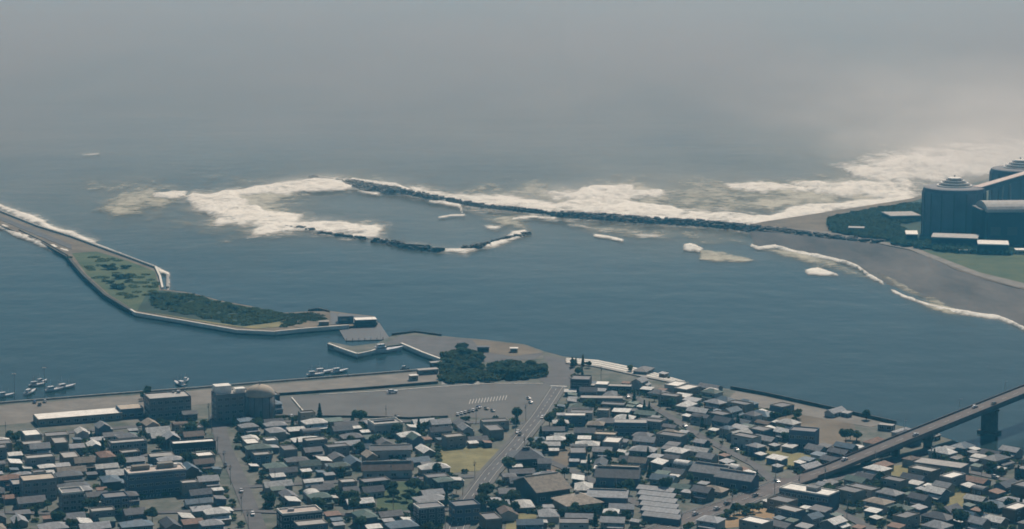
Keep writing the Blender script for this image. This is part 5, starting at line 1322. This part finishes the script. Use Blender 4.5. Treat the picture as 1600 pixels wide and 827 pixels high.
# ------------------------------------------------------------------ fog bank over the open sea
def fog():
    m = bpy.data.materials.new("sea_fog"); m.use_nodes = True; n = m.node_tree; n.nodes.clear(); N = n.nodes; L = n.links
    out = N.new("ShaderNodeOutputMaterial"); v = N.new("ShaderNodeVolumePrincipled")
    v.inputs["Color"].default_value = (0.60, 0.565, 0.565, 1); v.inputs["Anisotropy"].default_value = 0.2; v.inputs["Absorption Color"].default_value = (0, 0, 0, 1)
    g = N.new("ShaderNodeNewGeometry"); sp = N.new("ShaderNodeSeparateXYZ"); L.new(g.outputs["Position"], sp.inputs[0])
    def mr(src, a, b, c, d, it='SMOOTHSTEP'):
        q = N.new("ShaderNodeMapRange"); q.interpolation_type = it; L.new(src, q.inputs[0])
        for i, x in enumerate((a, b, c, d)): q.inputs[i + 1].default_value = x
        return q.outputs[0]
    def mu(a, b, op='MULTIPLY'):
        q = N.new("ShaderNodeMath"); q.operation = op
        for i, x in enumerate((a, b)):
            if isinstance(x, (int, float)): q.inputs[i].default_value = x
            else: L.new(x, q.inputs[i])
        return q.outputs[0]
    mp = N.new("ShaderNodeMapping"); mp.inputs["Scale"].default_value = (1, .6, 2.2); L.new(g.outputs["Position"], mp.inputs[0])
    t = N.new("ShaderNodeTexNoise"); t.inputs["Scale"].default_value = 0.0022; t.inputs["Detail"].default_value = 3; L.new(mp.outputs[0], t.inputs["Vector"])
    ny = mr(t.outputs["Fac"], .3, .7, .35, 1.5)
    yy = mr(sp.outputs["Y"], 1950, 3500, 0.0, 1.0); hh = mr(sp.outputs["Z"], 30, 150, 1.0, 0.0)
    base = mu(mu(mu(yy, hh), ny), 0.00115)
    L.new(base, v.inputs["Density"]); L.new(v.outputs[0], out.inputs["Volume"])
    m.cycles.volume_step_rate = 1.0
    mb = MB(); mb.box(-9000, 9000, 1900, 20500, 1.0, 151); o = mb.obj("sea_fog", m); tag(o, None, None, None, 'stuff')
fog()
# spray hanging over the surf: thin lens-shaped puffs of fine drops
def spray_mat(name, dens, col=(0.95, 0.93, 0.87)):
    m = bpy.data.materials.new(name); m.use_nodes = True; n = m.node_tree; n.nodes.clear(); N = n.nodes; L = n.links
    out = N.new("ShaderNodeOutputMaterial"); v = N.new("ShaderNodeVolumePrincipled")
    v.inputs["Color"].default_value = (*col, 1); v.inputs["Anisotropy"].default_value = 0.3; v.inputs["Absorption Color"].default_value = (1, 1, 1, 1)
    tc = N.new("ShaderNodeTexCoord"); g = N.new("ShaderNodeNewGeometry")
    ln = N.new("ShaderNodeVectorMath"); ln.operation = 'LENGTH'
    mp = N.new("ShaderNodeMapping"); mp.inputs["Scale"].default_value = (.011, .007, .03); L.new(g.outputs["Position"], mp.inputs[0])
    t = N.new("ShaderNodeTexNoise"); t.inputs["Scale"].default_value = 1.0; t.inputs["Detail"].default_value = 3; L.new(mp.outputs[0], t.inputs["Vector"])
    wp = N.new("ShaderNodeVectorMath"); wp.operation = 'MULTIPLY_ADD'; L.new(t.outputs["Color"], wp.inputs[0]); wp.inputs[1].default_value = (.5, .5, .3); L.new(tc.outputs["Object"], wp.inputs[2])
    w2 = N.new("ShaderNodeVectorMath"); w2.operation = 'SUBTRACT'; L.new(wp.outputs[0], w2.inputs[0]); w2.inputs[1].default_value = (.25, .25, .15)
    L.new(w2.outputs[0], ln.inputs[0])
    r = N.new("ShaderNodeMapRange"); r.interpolation_type = 'SMOOTHERSTEP'; L.new(ln.outputs["Value"], r.inputs[0]); r.inputs[1].default_value = 0.0; r.inputs[2].default_value = .85; r.inputs[3].default_value = dens * 1.8; r.inputs[4].default_value = 0
    q = N.new("ShaderNodeMapRange"); L.new(t.outputs["Fac"], q.inputs[0]); q.inputs[1].default_value = .3; q.inputs[2].default_value = .65; q.inputs[3].default_value = .3; q.inputs[4].default_value = 1.4
    mu = N.new("ShaderNodeMath"); mu.operation = 'MULTIPLY'; L.new(r.outputs[0], mu.inputs[0]); L.new(q.outputs[0], mu.inputs[1])
    L.new(mu.outputs[0], v.inputs["Density"]); L.new(v.outputs[0], out.inputs["Volume"]); return m
SPM = {k: spray_mat('surf_spray_' + k, d) for k, d in dict(thin=0.0006, mid=0.0022, thick=0.0040).items()}
SBX = MB(); SBX.box(-1, 1, -1, 1, 0, 1); SBM = {}
for k in SPM: SBM[k] = SBX.mesh('spray', SPM[k])
def puff(lb, px, py, rx, ry, rz, dens, seed):
    p = W(px, py, 0); o = link('spray', SBM[dens], None, (p.x, p.y, 0.9)); o.scale = (rx, ry, rz); tag(o, lb, None, None, 'stuff')
for i, a in enumerate([("bright spray cloud drifting in from the right edge", 1680, 225, 520, 1100, 160, 'thin'), ("low bright spray beyond the plant", 1560, 262, 330, 600, 70, 'mid'), ("spray over the breaker running to the plant", 1370, 293, 120, 200, 22, 'mid'),
                       ("tall pale spray veil over the right shore", 1540, 200, 560, 1500, 140, 'thin'), ("spray behind the long breakwater", 940, 308, 150, 220, 20, 'mid'), ("spray over the middle of the long breakwater", 800, 316, 110, 160, 14, 'mid'),
                       ("spray over the lagoon mouth surf", 380, 325, 110, 160, 16, 'mid'), ("spray over the upper rim of the lagoon", 470, 288, 120, 180, 14, 'mid'), ("spray at the head of the breakwater", 600, 290, 80, 110, 12, 'mid'),
                       ("spray over the lower left lagoon rocks", 500, 356, 80, 100, 10, 'mid'), ("thin spray left of the lagoon", 215, 310, 120, 200, 12, 'thin'), ("spray over the right shore surf", 1260, 322, 150, 150, 14, 'mid'), ("far spray veil behind the tall breaker", 1080, 296, 220, 350, 22, 'thin')]):
    puff(*a, seed=90 + i)
write_labels()
